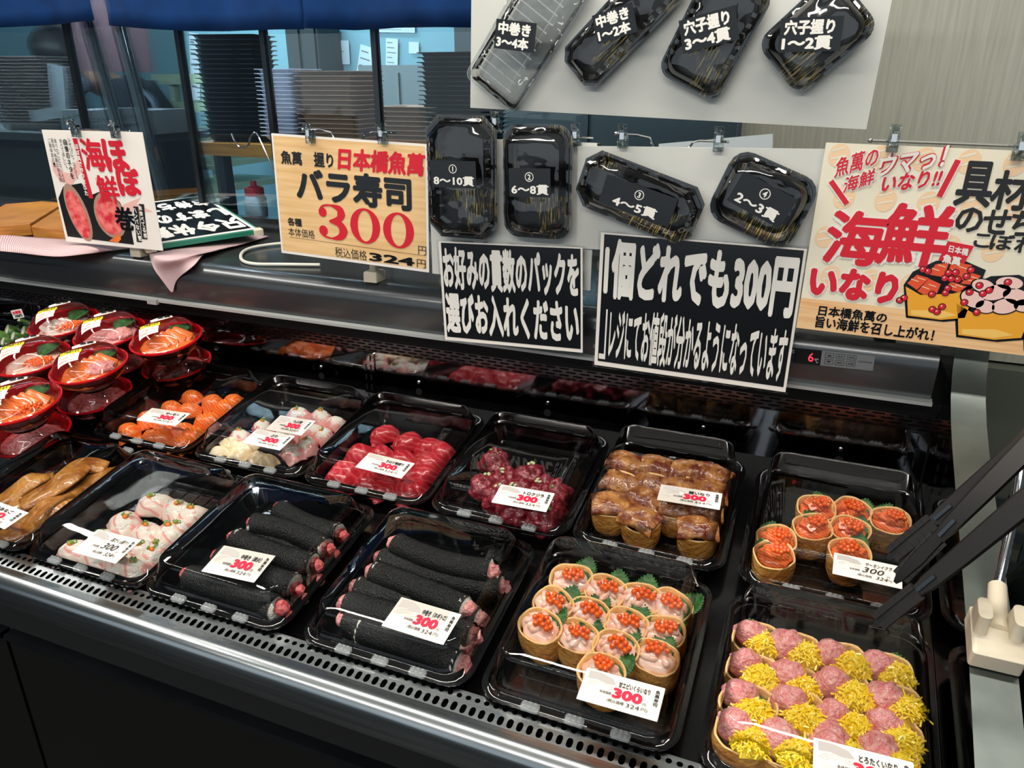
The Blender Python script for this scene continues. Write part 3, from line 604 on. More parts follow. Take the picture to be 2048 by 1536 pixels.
def inari(kind, seed):
    rnd = random.Random(seed*11+len(kind)); t = thing('%s_inari' % kind, 'x', 'sushi')
    H = .048
    if kind == 'shrimp':
        pouch(t, seed, H); b = MB()
        b.blob((0, 0, H-.006), (.0235, .0175, .011), .2, 110, 22, 12, seed=seed)
        for k in range(9):
            an = rnd.uniform(0, 2*PI); rr = rnd.uniform(.2, .85)
            b.blob((math.cos(an)*.018*rr, math.sin(an)*.013*rr, H+.004-.003*rr), (rnd.uniform(.007, .010), rnd.uniform(.0042, .0055), .0046), .22, 170, 12, 8, mtx=Matrix.Rotation(rnd.uniform(0, PI), 3, 'Z'), seed=seed+k)
        b.build('shrimp_meat', 'shrimp', t, ang=180)
        roe(t, rnd, rnd.choice((12, 15, 18)), rnd.uniform(-.006, .006), rnd.uniform(-.002, .005), H+.0075, .0125, .0075, .0035, .0034)
        leaf(t, (rnd.choice((-.009, .004, .010)), .009, H-.010), rnd.uniform(-.6, .6), .62, .030, .029)
    elif kind == 'salmon':
        pouch(t, seed, H, .026, .022); b = MB(); b.blob((0, 0, H-.006), (.022, .018, .010), .2, 110, 20, 10, seed=seed)
        for k in range(9):
            an = 2*PI*k/9+rnd.uniform(-.3, .3); rr = rnd.uniform(.3, .8); m_ = Matrix.Translation((math.cos(an)*.017*rr, math.sin(an)*.014*rr, H+.0075-.006*rr)) @ Euler((rnd.uniform(-.5, .5), rnd.uniform(-.5, .5), rnd.uniform(0, 3))).to_matrix().to_4x4()
            b.loft([(.0064, .0052, .002, -.004), (.0072, .0058, .0022, 0), (.006, .005, .002, .0042)], n=2, mtx=m_)
        b.build('salmon_cubes', 'salmon2', t, ang=60)
        roe(t, rnd, 18, rnd.uniform(-.004, .005), -.001, H+.0095, .0115, .009, .0035, .0033)
        leaf(t, (rnd.choice((-.010, .012)), .008, H-.010), rnd.uniform(-.6, .6), .7, .027, .026)
    elif kind == 'tuna_pickle':
        pouch(t, seed, H, .028, .0215); b = MB()
        b.blob((-.0085, .0065, H-.002), (.0185, .0150, .0175), .2, 95, 34, 22, seed=seed); b.build('minced_tuna', 'negi', t, ang=180)
        b = MB()
        for k in range(320):
            x, y = .0085+rnd.gauss(0, .0092), -.0065+rnd.gauss(0, .0078)
            if (x-.0085)**2/.0205**2+(y+.0065)**2/.0160**2 > 1: continue
            an = rnd.uniform(0, PI); L = rnd.uniform(.006, .011); d = V((math.cos(an), math.sin(an), rnd.uniform(-.5, .5))); z = H+.0105-((x-.0085)**2+(y+.0065)**2)*30+rnd.uniform(-.002, .002)
            p = V((x, y, z)); s_ = V((-d.y, d.x, rnd.uniform(-.6, .6)))*.0008; q = [p-d*L/2, p+V((0, 0, .0016)), p+d*L/2]
            b.add([q[0]-s_, q[0]+s_, q[1]+s_, q[1]-s_, q[2]+s_, q[2]-s_]+[w_-V((0, 0, .0009)) for w_ in (q[0]-s_, q[0]+s_, q[1]+s_, q[1]-s_, q[2]+s_, q[2]-s_)], [(0, 1, 2, 3), (3, 2, 4, 5), (9, 8, 7, 6), (11, 10, 8, 9), (0, 6, 7, 1), (1, 7, 8, 2), (2, 8, 10, 4), (4, 10, 11, 5), (5, 11, 9, 3), (3, 9, 6, 0)])
        b.blob((.0085, -.0065, H-.003), (.0185, .0145, .0135), .3, 140, 18, 10, seed=seed); b.build('pickle_shreds', 'takuan', t, smooth=False)
        leaf(t, (rnd.choice((-.012, .014, .016)), .006, H-.016), rnd.uniform(-.7, .7), .75, .026, .028)
    elif kind == 'eel':
        pouch(t, seed, H, .027, .022); b = MB()
        b.grid(lambda p, q: V(((p-.5)*.056, (q-.5)*.046, H+.006+.007*(1-abs(2*p-1)**2.4)*(1-.5*abs(2*q-1)**3)-.010*abs(2*q-1)**4+.004*noise.noise(V((p*3, q*3, seed)))+.0018*noise.noise(V((p*11, q*5, seed))))), 26, 20)
        o = b.build('eel_fillet', 'eel', t, ang=180); m = o.modifiers.new('t', 'SOLIDIFY'); m.thickness = .008; m.offset = -1; m = o.modifiers.new('s', 'SUBSURF'); m.levels = m.render_levels = 1
    return t
def roll(kind, L, seed, r=.0165):
    """long seaweed roll lying along x, ends showing rice and filling"""
    t = thing('%s_roll' % ('tuna' if kind == 'tekka' else 'minced_tuna'), 'x', 'sushi roll'); rnd = random.Random(seed); n = 26
    bow = rnd.uniform(-.008, .008); P = []
    rr = []
    for i in range(n+1):
        f = i/n; P.append(V(((f-.5)*L, bow*(1-(2*f-1)**2), r+.0005*noise.noise(V((f*9, seed, 0)))))); rr.append(r*(1+.06*noise.noise(V((f*14, seed*2, 3)))))
    b = MB(); b.tube(P, rr, 20, caps=False); b.build('seaweed', 'nori', t, ang=180)
    for s, p in ((-1, P[0]), (1, P[-1])):
        b = MB(); b.blob(p-V((s*.004, 0, 0)), (.0075, r*.95, r*.95), .16, 330, 18, 12, seed=seed+s); b.build('rice_end', 'rice', t, ang=180)
        b = MB()
        if kind == 'tekka': b.blob(p+V((s*.003, rnd.uniform(-.003, .003), rnd.uniform(-.002, .004))), (.0125, .0105, .0108), .28, 60, 9, 6, seed=seed*2+s); b.build('tuna_chunk', 'tunaroll', t, smooth=False)
        else: b.blob(p+V((s*.002, 0, .001)), (.0115, .0112, .0115), .26, 160, 24, 16, seed=seed*2+s); b.build('minced_filling', 'negi', t, ang=180)
    return t
MAKE = {'salmon_n': lambda s: nigiri('salmon', s), 'tuna_n': lambda s: nigiri('tuna', s), 'buri_n': lambda s: nigiri('buri', s), 'bream_n': lambda s: nigiri('bream', s), 'whelk': whelk, 'whale': whale,
        'shrimp_i': lambda s: inari('shrimp', s), 'salmon_i': lambda s: inari('salmon', s), 'toro_i': lambda s: inari('tuna_pickle', s), 'eel_i': lambda s: inari('eel', s)}
_v = {}
def put(kind, nvar, px, py, h, label, group, rz=0, lift=0, sc=1.0, box=None):
    """stand one piece so that its top shows at the pixel"""
    key = (kind, random.randrange(nvar))
    u, v = uv(px, py, h*sc+.0045+lift)
    if box: u = max(box[0]-box[3]+.041, min(box[0]+box[3]-.042, u)); v = max(box[1]-box[4]+.034, min(box[1]+box[4]-.039, v))
    if key in _v: o = dup(_v[key])
    else: o = MAKE[kind](key[1]+1); _v[key] = o
    o.location = D(u, v, .0066+lift); o.rotation_euler = (Matrix.Rotation(TILT, 3, 'X') @ Matrix.Rotation(rz, 3, 'Z')).to_euler(); o.scale = (sc, sc, sc)
    tag(o, label, o['category'], group); return o
def rows(key, kind, nvar, h, text_, group, R, rz=(-.3, .3), base=0, sc=(1, 1), end='the tongs'):
    for i, r in enumerate(R):
        for j, p in enumerate(r):
            lab = '%s, %s row from mirror, %s from %s' % (text_, ORD[i], ORD[len(r)-1-j], end)
            put(kind, nvar, p[0], p[1], h, lab, group, random.uniform(*rz)+base, p[2] if len(p) > 2 else 0, random.uniform(*sc), TR[key])
rows('salmon', 'salmon_n', 4, .024, 'orange salmon nigiri', 'salmon nigiri in one tray', [[(381, 786), (421, 796), (450, 806), (487, 800)], [(340, 808), (375, 812), (409, 833), (441, 836)], [(292, 829), (327, 845), (362, 852), (396, 862)], [(248, 858), (292, 873), (322, 864), (366, 880)], [(345, 890)]], rz=(-.9, .9), sc=(1, 1.12))
rows('buri', 'buri_n', 4, .021, 'pink yellowtail nigiri', 'yellowtail nigiri in one tray', [[(596, 822), (640, 828), (679, 842)], [(523, 849), (625, 856), (655, 866)], [(479, 867), (567, 866), (612, 884)], [(582, 898)]], rz=(-.9, .4), sc=(1, 1.15))
rows('buri', 'whelk', 3, .024, 'cream whelk slice beside the yellowtail', 'whelk slices in one tray', [[(452, 880), (486, 888)], [(433, 896), (474, 906), (510, 910)], [(515, 924)]], rz=(-.6, .6))
rows('tuna', 'tuna_n', 4, .024, 'red tuna nigiri', 'tuna nigiri in one tray', [[(767, 858), (814, 873), (855, 884), (899, 896)], [(719, 896), (762, 899), (802, 909), (858, 914)], [(688, 930), (746, 945), (800, 938), (846, 938)], [(656, 966), (720, 972), (772, 966), (824, 968)], [(745, 992), (795, 988)]], rz=(-.9, .9), sc=(1.05, 1.2))
rows('kujira', 'whale', 4, .040, 'dark red whale mound', 'whale meat mounds in one tray', [[(988, 906)], [(968, 952), (1011, 945), (1058, 932)], [(992, 976), (1034, 968), (1085, 962), (1128, 972)], [(1022, 1000), (1124, 1004)], [(1018, 1028), (1062, 1030), (1102, 1034)]], rz=(-2, 2), sc=(1, 1.15))
rows('unagi', 'eel_i', 4, .058, 'brown glazed eel inari', 'eel inari in one tray', [[(1250, 918), (1313, 926), (1374, 934), (1436, 945)], [(1243, 958), (1306, 962), (1362, 970), (1428, 980)], [(1222, 1000), (1290, 990), (1352, 1004), (1420, 1012)], [(1282, 1030), (1420, 1052)]], rz=(-.35, .35))
rows('sake', 'salmon_i', 4, .060, 'salmon and roe inari', 'salmon roe inari in one tray', [[(1636, 1003), (1706, 1009), (1784, 1029)], [(1628, 1042), (1703, 1047)], [(1554, 1066), (1703, 1092)], [(1539, 1113)]], rz=(-.5, .5))
rows('ebi', 'shrimp_i', 5, .056, 'shrimp and roe inari', 'shrimp inari in one tray', [[(1143, 1150), (1211, 1173), (1280, 1190), (1359, 1207)], [(1106, 1199), (1176, 1219), (1252, 1241), (1340, 1258)], [(1080, 1244), (1154, 1264), (1232, 1288), (1318, 1308)], [(1202, 1336)]], rz=(-.6, .2), sc=(1, 1.07))
rows('toro', 'toro_i', 5, .060, 'pink tuna and yellow pickle inari', 'tuna pickle inari in one tray', [[(1503, 1263), (1592, 1288), (1684, 1310), (1777, 1330)], [(1499, 1328), (1592, 1352), (1689, 1368), (1793, 1396)], [(1490, 1394), (1597, 1408), (1689, 1432), (1789, 1454)], [(1468, 1458), (1575, 1482), (1680, 1482), (1779, 1504)], [(1458, 1520), (1570, 1552), (1676, 1560), (1775, 1580)]], rz=(-.35, .25), sc=(.98, 1.08))
rows('madai', 'bream_n', 5, .026, 'pale sea bream nigiri with orange dab', 'sea bream nigiri in one tray', [[(302, 993), (349, 1008), (391, 1021)], [(242, 1032), (289, 1053), (336, 1053), (388, 1056)], [(200, 1066), (281, 1088), (318, 1107)], [(117, 1110), (356, 1100)], [(156, 1128), (203, 1141), (247, 1157)]], rz=(-.9, .5), sc=(1.1, 1.25))
# conger eel: long folded fillets lying on one another
def anago(i, path, wd, lift, label):
    h = .017+lift
    P = catmull([D(*uv(x, y, h+.0045+z), h+.0045+z-.006) for x, y, z in path], 8); N = len(P); t = thing('conger_eel_fillet', label, 'eel fillet', (0, 0, 0), group='conger eel fillets in one tray'); R = []; R2 = []
    for k, p in enumerate(P):
        tt = (P[min(k+1, N-1)]-P[max(k-1, 0)]).normalized(); s_ = tt.cross(DW).normalized(); up = s_.cross(tt); f = k/(N-1); w_ = wd*(.62+.5*math.sin(PI*min(1, f*.9+.08)))*(1+.1*noise.noise(V((f*6, i, 0))))
        ring_ = []
        for a_ in range(14):
            an = 2*PI*a_/14; x = math.cos(an); z = math.sin(an); ring_.append(p+s_*w_*x+up*(.0062*z*(1+.3*noise.noise(V((x*2, f*8, i))))+(.0025*math.cos(x*9) if z > 0 else 0)))
        R.append(ring_)
    b = MB(); b.rings(R); b.build('fillet_flesh', 'anago', t, ang=180)
    b = MB(); b.rings([[q-DW*.0012 for q in r[7:14]]+[r[7]-DW*.0003] for r in R[1:-1]], False, False, closed=False); b.build('fillet_skin', 'anagoskin', t, ang=180)
anago(1, [(18, 1076, 0), (70, 1052, 0), (150, 1010, 0), (215, 968, 0), (266, 947, 0)], .017, 0, 'long thin conger eel fillet lying beside the sea bream tray')
anago(2, [(0, 1070, .0), (45, 1048, .006), (98, 1005, .02), (125, 985, .012), (180, 955, .006), (240, 938, .012)], .025, .006, 'widest brown conger eel fillet folded over in the middle of its tray')
anago(3, [(40, 1006, .002), (100, 972, .012), (130, 950, .018), (165, 925, .012), (212, 930, .0)], .023, .016, 'conger eel fillet topmost of the eel pile near the mirror')
anago(4, [(-20, 1012, 0), (20, 985, .008), (62, 955, .018), (82, 952, .010), (60, 990, .0)], .020, .010, 'conger eel fillet folded double showing its grey skin')
anago(5, [(-60, 1050, 0), (-10, 1020, .004), (44, 1000, .012), (70, 985, .006), (115, 975, 0)], .02, .004, 'conger eel fillet half hidden under the eel price card')
# seaweed rolls
def lay(kind, a, b_, h, label, seed, r=.0165, lower=0):
    (u0, v0), (u1, v1) = uv(*a, h), uv(*b_, h); T_ = TR[kind]; up_ = max(0, T_[1]-T_[4]+(.036 if h < .045 else .026)-min(v0, v1)); v0 += up_; v1 += up_; u0 = max(u0, T_[0]-T_[3]+.026); u1 = min(u1, T_[0]+T_[3]-.022)
    p, q = D(u0, v0, h-.0005-r), D(u1, v1, h-.0005-r); d = q-p
    o = roll(kind, d.length, seed, r); dl = V((d.x, d.dot(DV), 0)); c = (p+q)/2
    o.location = c-DW*r; o.rotation_euler = (Matrix.Rotation(TILT, 3, 'X') @ Matrix.Rotation(math.atan2(dl.y, dl.x), 3, 'Z')).to_euler()
    tag(o, label, 'sushi roll', 'tuna rolls in one tray' if kind == 'tekka' else 'minced tuna rolls in one tray')
rT = .0172
for i, (a, c, z) in enumerate([((556, 1004), (727, 1064), .054), ((502, 1030), (684, 1088), .054), ((467, 1060), (646, 1118), .054), ((437, 1094), (610, 1160), .056), ((372, 1136), (572, 1206), .054), ((338, 1182), (528, 1258), .040)]):
    lay('tekka', a, c, z, 'black seaweed roll with red tuna chunk, %s from the mirror in its tray' % ORD[i], i+1, rT)
for i, (a, c) in enumerate([((520, 1060), (706, 1105)), ((480, 1100), (672, 1148)), ((430, 1140), (640, 1190))]):
    lay('tekka', a, c, .038, 'seaweed roll in the bottom layer under the red tuna rolls, %s from the mirror' % ORD[i], i+11, .0168)
for i, (a, c, z) in enumerate([((790, 1070), (978, 1124), .056), ((762, 1100), (1000, 1158), .040), ((745, 1126), (930, 1198), .056), ((712, 1158), (955, 1222), .041), ((690, 1190), (944, 1254), .050), ((690, 1222), (922, 1282), .040), ((700, 1256), (912, 1330), .040)]):
    lay('negi', a, c, z, 'black seaweed roll with pink minced ends, %s from the mirror in its tray' % ORD[i], i+31, .0172)

# ------------------------------------------------------------------ price cards lying on the lids
def price_card(key, px, name, label, hand=False, lift=.0012, small='魚萬寿司'):
    h = TR[key][2]+lift
    s = Sheet('price_card', label, 'price card', px, lambda x, y: dk(x, y, h), 'card', t=.0005, group='price cards')
    s.poly([(.045, .055), (.20, .05), (.36, .14), (.42, .30), (.30, .33), (.17, .27), (.05, .30)], 'grey', 0)
    for k, (r1, r2) in enumerate(((.16, .09), (.13, .07), (.09, .045))): s.stroke([(.21+r1*math.cos(a), .52+r2*2.2*math.sin(a)) for a in (math.radians(d) for d in range(100, 330, 20))], [.004]*5+[.012]*3+[.004]*4, 'palegrey', 1)
    s.ell(.36, .40, .045, .04, 'palegrey', 1); s.ell(.365, .40, .026, .022, 'card', 2); s.ell(.365, .40, .012, .010, 'grey', 3)
    n = len(name); m = 'ink'
    s.text(name, .47-.006*max(0, n-5), .17, min(.84, .47+.085*n), .35, m, .012 if hand else .03, k=5, shear=.25 if hand else 0)
    if hand: s.text('300', .42, .40, .72, .64, 'ink', .004, k=6, shear=.35); s.text('324', .62, .72, .78, .86, 'ink', .004, k=6, shear=.35)
    else: s.text('300', .40, .38, .77, .69, 'pinkred', .055, k=6); s.text('324', .595, .745, .76, .86, 'ink', .0, k=6)
    s.text('本体価格', .24, .55, .39, .64, 'ink', .01, k=6); s.text('円', .785, .61, .825, .70, 'ink', 0, k=6)
    s.text('(税込価格', .36, .74, .57, .86, 'ink', .01, k=6); s.text('円)', .78, .75, .86, .87, 'ink', 0, k=6)
    s.text(small, .90, .13, .955, .63, 'ink', .03, k=6, vert=True)
    return s.done({'grey': 'brush_drawing', 'palegrey': 'swirl_drawing', 'card': 'swirl_drawing'})
price_card('salmon', [(309, 817), (382, 828), (350, 852), (268, 840)], 'サーモン', 'white price card on the salmon nigiri tray lid')
price_card('buri', [(566, 832), (634, 843), (600, 871), (526, 858)], 'つぶ貝', 'white price card for whelk, the further of two on one lid')
price_card('buri', [(519, 860), (594, 873), (556, 901), (479, 883)], 'ぶり', 'white price card for yellowtail, the nearer of two on one lid')
price_card('tuna', [(740, 907), (832, 927), (800, 958), (709, 933)], 'きはだ鮪握り', 'white price card on the red tuna tray lid')
price_card('kujira', [(1006, 970), (1109, 987), (1093, 1025), (979, 1004)], 'トロクジラ', 'white price card on the dark whale meat tray lid')
price_card('unagi', [(1326, 970), (1448, 988), (1436, 1020), (1310, 999)], '鰻いなり', 'white price card on the brown eel pouch tray lid')
price_card('sake', [(1668, 1106), (1812, 1136), (1796, 1177), (1665, 1147)], 'サーモンイクラ', 'handwritten price card on the salmon and roe tray by the tongs', True)
price_card('madai', [(202, 1062), (287, 1081), (227, 1127), (138, 1101)], '真だい(握り)', 'handwritten price card on the sea bream tray lid', True)
price_card('anago', [(-40, 990), (55, 1025), (12, 1060), (-90, 1020)], '煮あなご', 'white price card on the conger eel tray lid')
price_card('tekka', [(454, 1094), (557, 1113), (502, 1165), (397, 1140)], '中巻き（鉄火）', 'white price card on the red tuna roll tray lid')
price_card('negi', [(806, 1198), (926, 1228), (883, 1292), (760, 1248)], '中巻き（ネギトロ）', 'white price card on the minced tuna roll tray lid')
price_card('ebi', [(1180, 1340), (1334, 1376), (1311, 1446), (1147, 1393)], '甘エビいくらいなり', 'white price card on the shrimp and roe pouch tray lid')
price_card('toro', [(1634, 1477), (1838, 1530), (1822, 1606), (1618, 1552)], 'とろたくいなり', 'white price card on the tuna and yellow pickle tray lid')

# ================================================================== rice bowls in red-lined bowls, stacked two high
BR, BH, BL = .066, .044, .030
def bowl_proto(kind, seed, full=True):
    t = thing('rice_bowl', 'x', 'bowl'); n = 36; rnd = random.Random(seed)
    def rg(r, z): return [V((r*math.cos(2*PI*k/n), r*math.sin(2*PI*k/n), z)) for k in range(n)]
    b = MB(); b.rings([rg(r, z) for r, z in ((.030, 0), (.031, .004), (.040, .010), (.053, .024), (BR-.002, BH-.005), (BR, BH-.004))], True, False); b.build('outer_shell', 'bowlblack', t)
    b = MB(); b.rings([rg(r, z) for r, z in ((BR, BH-.004), (BR+.0012, BH-.002), (BR+.0008, BH), (BR-.003, BH), (BR-.006, BH-.004), (.050, .022), (.034, .010))], False, True); b.build('red_lining', 'bowlred', t)
    b = MB(); b.blob((0, 0, .026), (.052, .052, .016), .16, 60, 26, 12, seed=seed); b.build('fish_filling', {'A': 'madai', 'B': 'negi', 'C': 'salmon', 'D': 'salmon', 'E': 'salmon', 'F': 'negi', 'H': 'shrimp', 'L': 'tunaroll'}[kind], t, ang=180)
    if full:
        leaf(t, (.012, .010, .040), -.8, .25, .042, .046)
        if kind in 'CDE':
            for k in range(4):
                x = -.012+k*.013; m_ = Matrix.Translation((x, -.022+.006*k, .044)) @ Euler((.5, -.5, .5+.12*k)).to_matrix().to_4x4(); b = MB(); b.loft([(.013, .019, .004, -.002), (.0145, .021, .005, 0), (.013, .019, .004, .002)], n=3, mtx=m_); b.build('salmon_slice', 'salmon', t, ang=180)
        if kind in 'BDF': b = MB(); b.blob((.018, -.014, .040), (.026, .020, .012), .25, 130, 30, 16, seed=seed); b.build('minced_tuna', 'negi', t, ang=180)
        if kind in 'AEH': roe(t, rnd, 55, .014, -.020, .041, .026, .018, .004, .0026)
        if kind in 'AF':
            for k in range(3): m_ = Matrix.Translation((-.026+k*.012, -.016, .042)) @ Euler((.4, -.4, .4)).to_matrix().to_4x4(); b = MB(); b.loft([(.012, .018, .004, -.002), (.0135, .020, .005, 0), (.012, .018, .004, .002)], n=3, mtx=m_); b.build('white_fish_slice', 'madai' if kind == 'A' else 'tuna', t, ang=180)
    P = [(BR-.0005, BH+.0006), (BR-.003, BH+.002), (BR-.0055, BH+.003), (BR-.009, BH+.012), (.050, BH+.021), (.041, BH+.0265), (.032, BH+.029), (.030, BH+.0300)]
    b = MB(); b.rings([rg(r, z) for r, z in P], False, True); lid = b.build('lid', 'lid', t, ang=60)
    def dz(r):
        for (r0, z0), (r1, z1) in zip(P, P[1:]):
            if r0 >= r >= r1: return z0+(z1-z0)*(r0-r)/max(r0-r1, 1e-9)
        return P[-1][1]
    def patch(x0, y0, x1, y1, m, nm, par, k=.0008, rot=0):
        b = MB()
        def fn(p, q):
            x, y = x0+(x1-x0)*p, y0+(y1-y0)*q; x, y = x*math.cos(rot)-y*math.sin(rot), x*math.sin(rot)+y*math.cos(rot); return V((x, y, dz(math.hypot(x, y))+k))
        b.grid(fn, 6, 6); return b.build(nm, m, par)
    if full:
        r_ = 0.0
        st = patch(-.040, -.034, -.004, -.002, 'white', 'label', lid, rot=r_); patch(-.038, -.006, -.002, .006, 'yellow', 'label_band', lid, .0013, rot=r_)
        def tp(tx, box, m, bold):
            b = MB(); text(b, tx, box, 0, bold); vs = []
            for x, y, z in b.v:
                x, y = x*math.cos(r_)-y*math.sin(r_), x*math.sin(r_)+y*math.cos(r_); vs.append((x, y, dz(math.hypot(x, y))+.0022))
            b.v = vs; b.build('lettering', m, lid, smooth=False)
        tp('ご予約承ります', (-.035, -.004, -.005, .004), 'ink', .03); tp('まぐろいくら丼', (-.037, -.014, -.012, -.009), 'ink', .0); tp('本体価格 780円', (-.037, -.022, -.010, -.018), 'red', .0); tp('消費期限 本日', (-.037, -.031, -.014, -.027), 'red', .0)
        patch(-.016, .016, .024, .031, 'white', 'label', lid, rot=.2); tp2 = MB(); text(tp2, '魚萬', (-.008, .021, .016, .030), 0, .05); tp2.v = [(x, y, dz(math.hypot(x, y))+.0024) for x, y, z in tp2.v]; tp2.build('lettering', 'ink', lid, smooth=False)
    return t
UPH = .0755
for kind, u, v, lab in (('A', -1.412, .468, 'red-rimmed bowl with white fish and roe, upper layer, furthest along the mirror'), ('B', -1.276, .458, 'red-rimmed bowl of pink minced tuna, upper layer, middle of three by the mirror'),
        ('C', -1.140, .468, 'red-rimmed bowl of salmon slices, upper layer by the mirror, nearest the salmon tray'), ('D', -1.205, .343, 'red-rimmed bowl of salmon and minced tuna, upper layer, second from the eel tray'),
        ('E', -1.218, .208, 'red-rimmed bowl of salmon, roe and large leaf, upper layer behind the eel tray'), ('H', -1.341, .334, 'red-rimmed bowl mostly hidden, big leaf under a yellow label, behind other bowls'),
        ('F', -1.252, .076, 'red-rimmed bowl of pink tuna cut by the photo edge beside the eel tray')):
    t = bowl_proto(kind, ord(kind)); tag(t, lab, 'bowl', 'red-rimmed rice bowls'); t.location = D(u, v, UPH); t.rotation_euler = (Matrix.Rotation(TILT, 3, 'X') @ Matrix.Rotation(.72, 3, 'Z')).to_euler()
low = bowl_proto('L', 5, False)
for i, (u, v, lab) in enumerate(((-1.435, .475, 'dark lower bowl under the white fish and roe bowl'), (-1.300, .470, 'dark lower bowl under the minced tuna bowl by the mirror'), (-1.166, .494, 'dark lower bowl under the salmon slice bowl by the mirror'), (-1.236, .352, 'dark lower bowl under the salmon and minced tuna bowl'), (-1.243, .216, 'dark lower bowl under the bowl with the large leaf'), (-1.371, .342, 'dark lower bowl under the hidden leaf bowl'), (-1.272, .080, 'dark lower bowl at the photo edge under the pink tuna bowl'))):
    t = low if i == 0 else dup(low); tag(t, lab, 'bowl', 'red-rimmed rice bowls, lower layer'); t.location = D(u, v, .001); t.rotation_euler = (TILT, 0, 0)
# rolled sushi slices beside the bowls and leaf-wrapped rolls in the next bay
def slice_roll(name, label, r, L, px, py, h, wrap, core1, core2, group, rx=.5, rz=0, lift=.001):
    t = thing(name, label, 'sushi roll', group=group); n = 24
    b = MB(); b.rings([[V((k*r*math.cos(2*PI*i/n), k*r*math.sin(2*PI*i/n), z)) for i in range(n)] for k, z in ((.96, 0), (1, .001), (1, L-.001), (.97, L))], True, False); b.build('wrap', wrap, t)
    b = MB(); b.rings([[V((k*r*math.cos(2*PI*i/n), k*r*math.sin(2*PI*i/n), z)) for i in range(n)] for k, z in ((.97, L), (.6, L+.0008))], False, True); b.build('rice_face', 'rice', t)
    for s_, c_ in ((-1, core1), (1, core2)):
        b = MB(); b.blob((s_*r*.22, s_*r*.12, L+.0006), (r*.5, r*.42, .0022), .25, 100, 12, 8, seed=s_); b.build('filling', c_, t, ang=180)
    u, v = uv(px, py, h); t.location = D(u, v, h-.004); t.rotation_euler = (TILT+rx, 0, rz); return t
tr = dup(_pro[(.108, .123, .064)]); tag(tr, 'clear-lidded black tray of leaf-wrapped rolls beyond the steel divider', 'tray', 'lidded food trays'); tr.location = D(-1.70, .425, .001); tr.rotation_euler = (TILT, 0, 0)
tr = dup(_pro[(.108, .123, .064)]); tag(tr, 'clear-lidded black tray beyond the divider, further along the mirror than the leaf rolls', 'tray', 'lidded food trays'); tr.location = D(-1.925, .425, .001); tr.rotation_euler = (TILT, 0, 0)
for i, (px, py) in enumerate([(8, 705), (28, 694), (48, 683), (68, 671), (12, 678), (36, 668), (58, 655)]):
    slice_roll('leaf_roll', 'green leaf-wrapped roll, %s row, %s from the photo edge' % (('nearer', 'further')[i > 3], ORD[i if i < 4 else i-4]), .019, .026, px, py, .03, 'greenroll', 'kdark', 'rice', 'leaf-wrapped rolls', rx=.9, rz=-.5)
for i, (px, py, l) in enumerate([(2, 722, 'thick seaweed roll slice at the photo edge, furthest along its row'), (20, 738, 'thick seaweed roll slice with tuna and omelette, middle of its row'), (50, 744, 'thick seaweed roll slice with tuna and omelette, nearest the bowls'), (14, 762, 'thick seaweed roll slice in front under the yellow label')]):
    slice_roll('futomaki_slice', l, .024, .045, px, py, .05, 'nori', 'negi', 'omelette', 'thick roll slices', rx=.35, rz=-.2)
p_ = Sheet('shelf_tag', 'small pink and black price tag standing in the leaf roll bay', 'price tag', [(27, 622), (47, 620), (45, 632), (24, 637)], lambda x, y: at_y(x, y, 1.05), 'white', t=.001); p_.text('お寿司', .1, .1, .9, .5, 'pinkred', .06); p_.text('398円', .2, .55, .9, .9, 'ink', .04); p_.done()

# ================================================================== boards, signs and sample packs in front of the screen
SY = 1.085
def py_(y): return lambda a, b: at_y(a, b, y)
# price sign
s = Sheet('price_sign', 'wood-print price sign clipped up with big red 300', 'sign', [(543, 262), (854, 293), (860, 541), (564, 509)], py_(1.098), 'white', t=.001)
s.rect(.012, .018, .985, .975, 'signwood', 0)
s.text('魚萬', .055, .13, .20, .24, 'ink', .035); s.text('握り', .28, .12, .41, .24, 'ink', .035); s.text('日本橋魚萬', .435, .07, .975, .245, 'red', .045, shear=.12)
s.text('バラ寿司', .145, .255, .90, .525, 'inkgloss', .045, k=5)
def digit3(sh, x0, y0, x1, y1, m):
    X = lambda a: x0+(x1-x0)*a; Y = lambda b: y0+(y1-y0)*b; w_ = (x1-x0)
    sh.ell(X(.16), Y(.24), w_*.14, w_*.14, m, 5); sh.ell(X(.15), Y(.78), w_*.15, w_*.15, m, 5)
    sh.stroke([(X(.06), Y(.22)), (X(.18), Y(.06)), (X(.45), Y(.02)), (X(.74), Y(.10)), (X(.80), Y(.25)), (X(.70), Y(.40)), (X(.38), Y(.485))], [w_*q for q in (.10, .06, .05, .20, .27, .18, .05)], m, 6)
    sh.stroke([(X(.38), Y(.485)), (X(.72), Y(.54)), (X(.85), Y(.73)), (X(.74), Y(.91)), (X(.45), Y(.985)), (X(.16), Y(.93)), (X(.04), Y(.78))], [w_*q for q in (.05, .20, .29, .20, .05, .06, .10)], m, 7)
def digit0(sh, x0, y0, x1, y1, m):
    cx, cy = (x0+x1)/2*sh.W, (1-(y0+y1)/2)*sh.H; rx, ry = (x1-x0)/2*sh.W, (y1-y0)/2*sh.H
    sh.mb(m).ring2((cx, cy), rx, ry, rx*.50, ry*.88, sh.z(6))
digit3(s, .285, .535, .48, .82, 'red'); digit0(s, .50, .535, .695, .825, 'red'); digit0(s, .715, .54, .91, .83, 'red')
s.text('円', .935, .79, .985, .86, 'ink', 0); s.text('各種', .065, .68, .165, .75, 'ink', .035); s.text('本体価格', .065, .765, .25, .84, 'ink', .0)
s.stroke([(.07, .85), (.98, .865)], .002, 'ink', 3)
s.text('税込価格', .385, .885, .60, .97, 'ink', .0); s.text('324', .615, .895, .91, .965, 'inkgloss', .04); s.text('円', .925, .90, .98, .97, 'ink', 0)
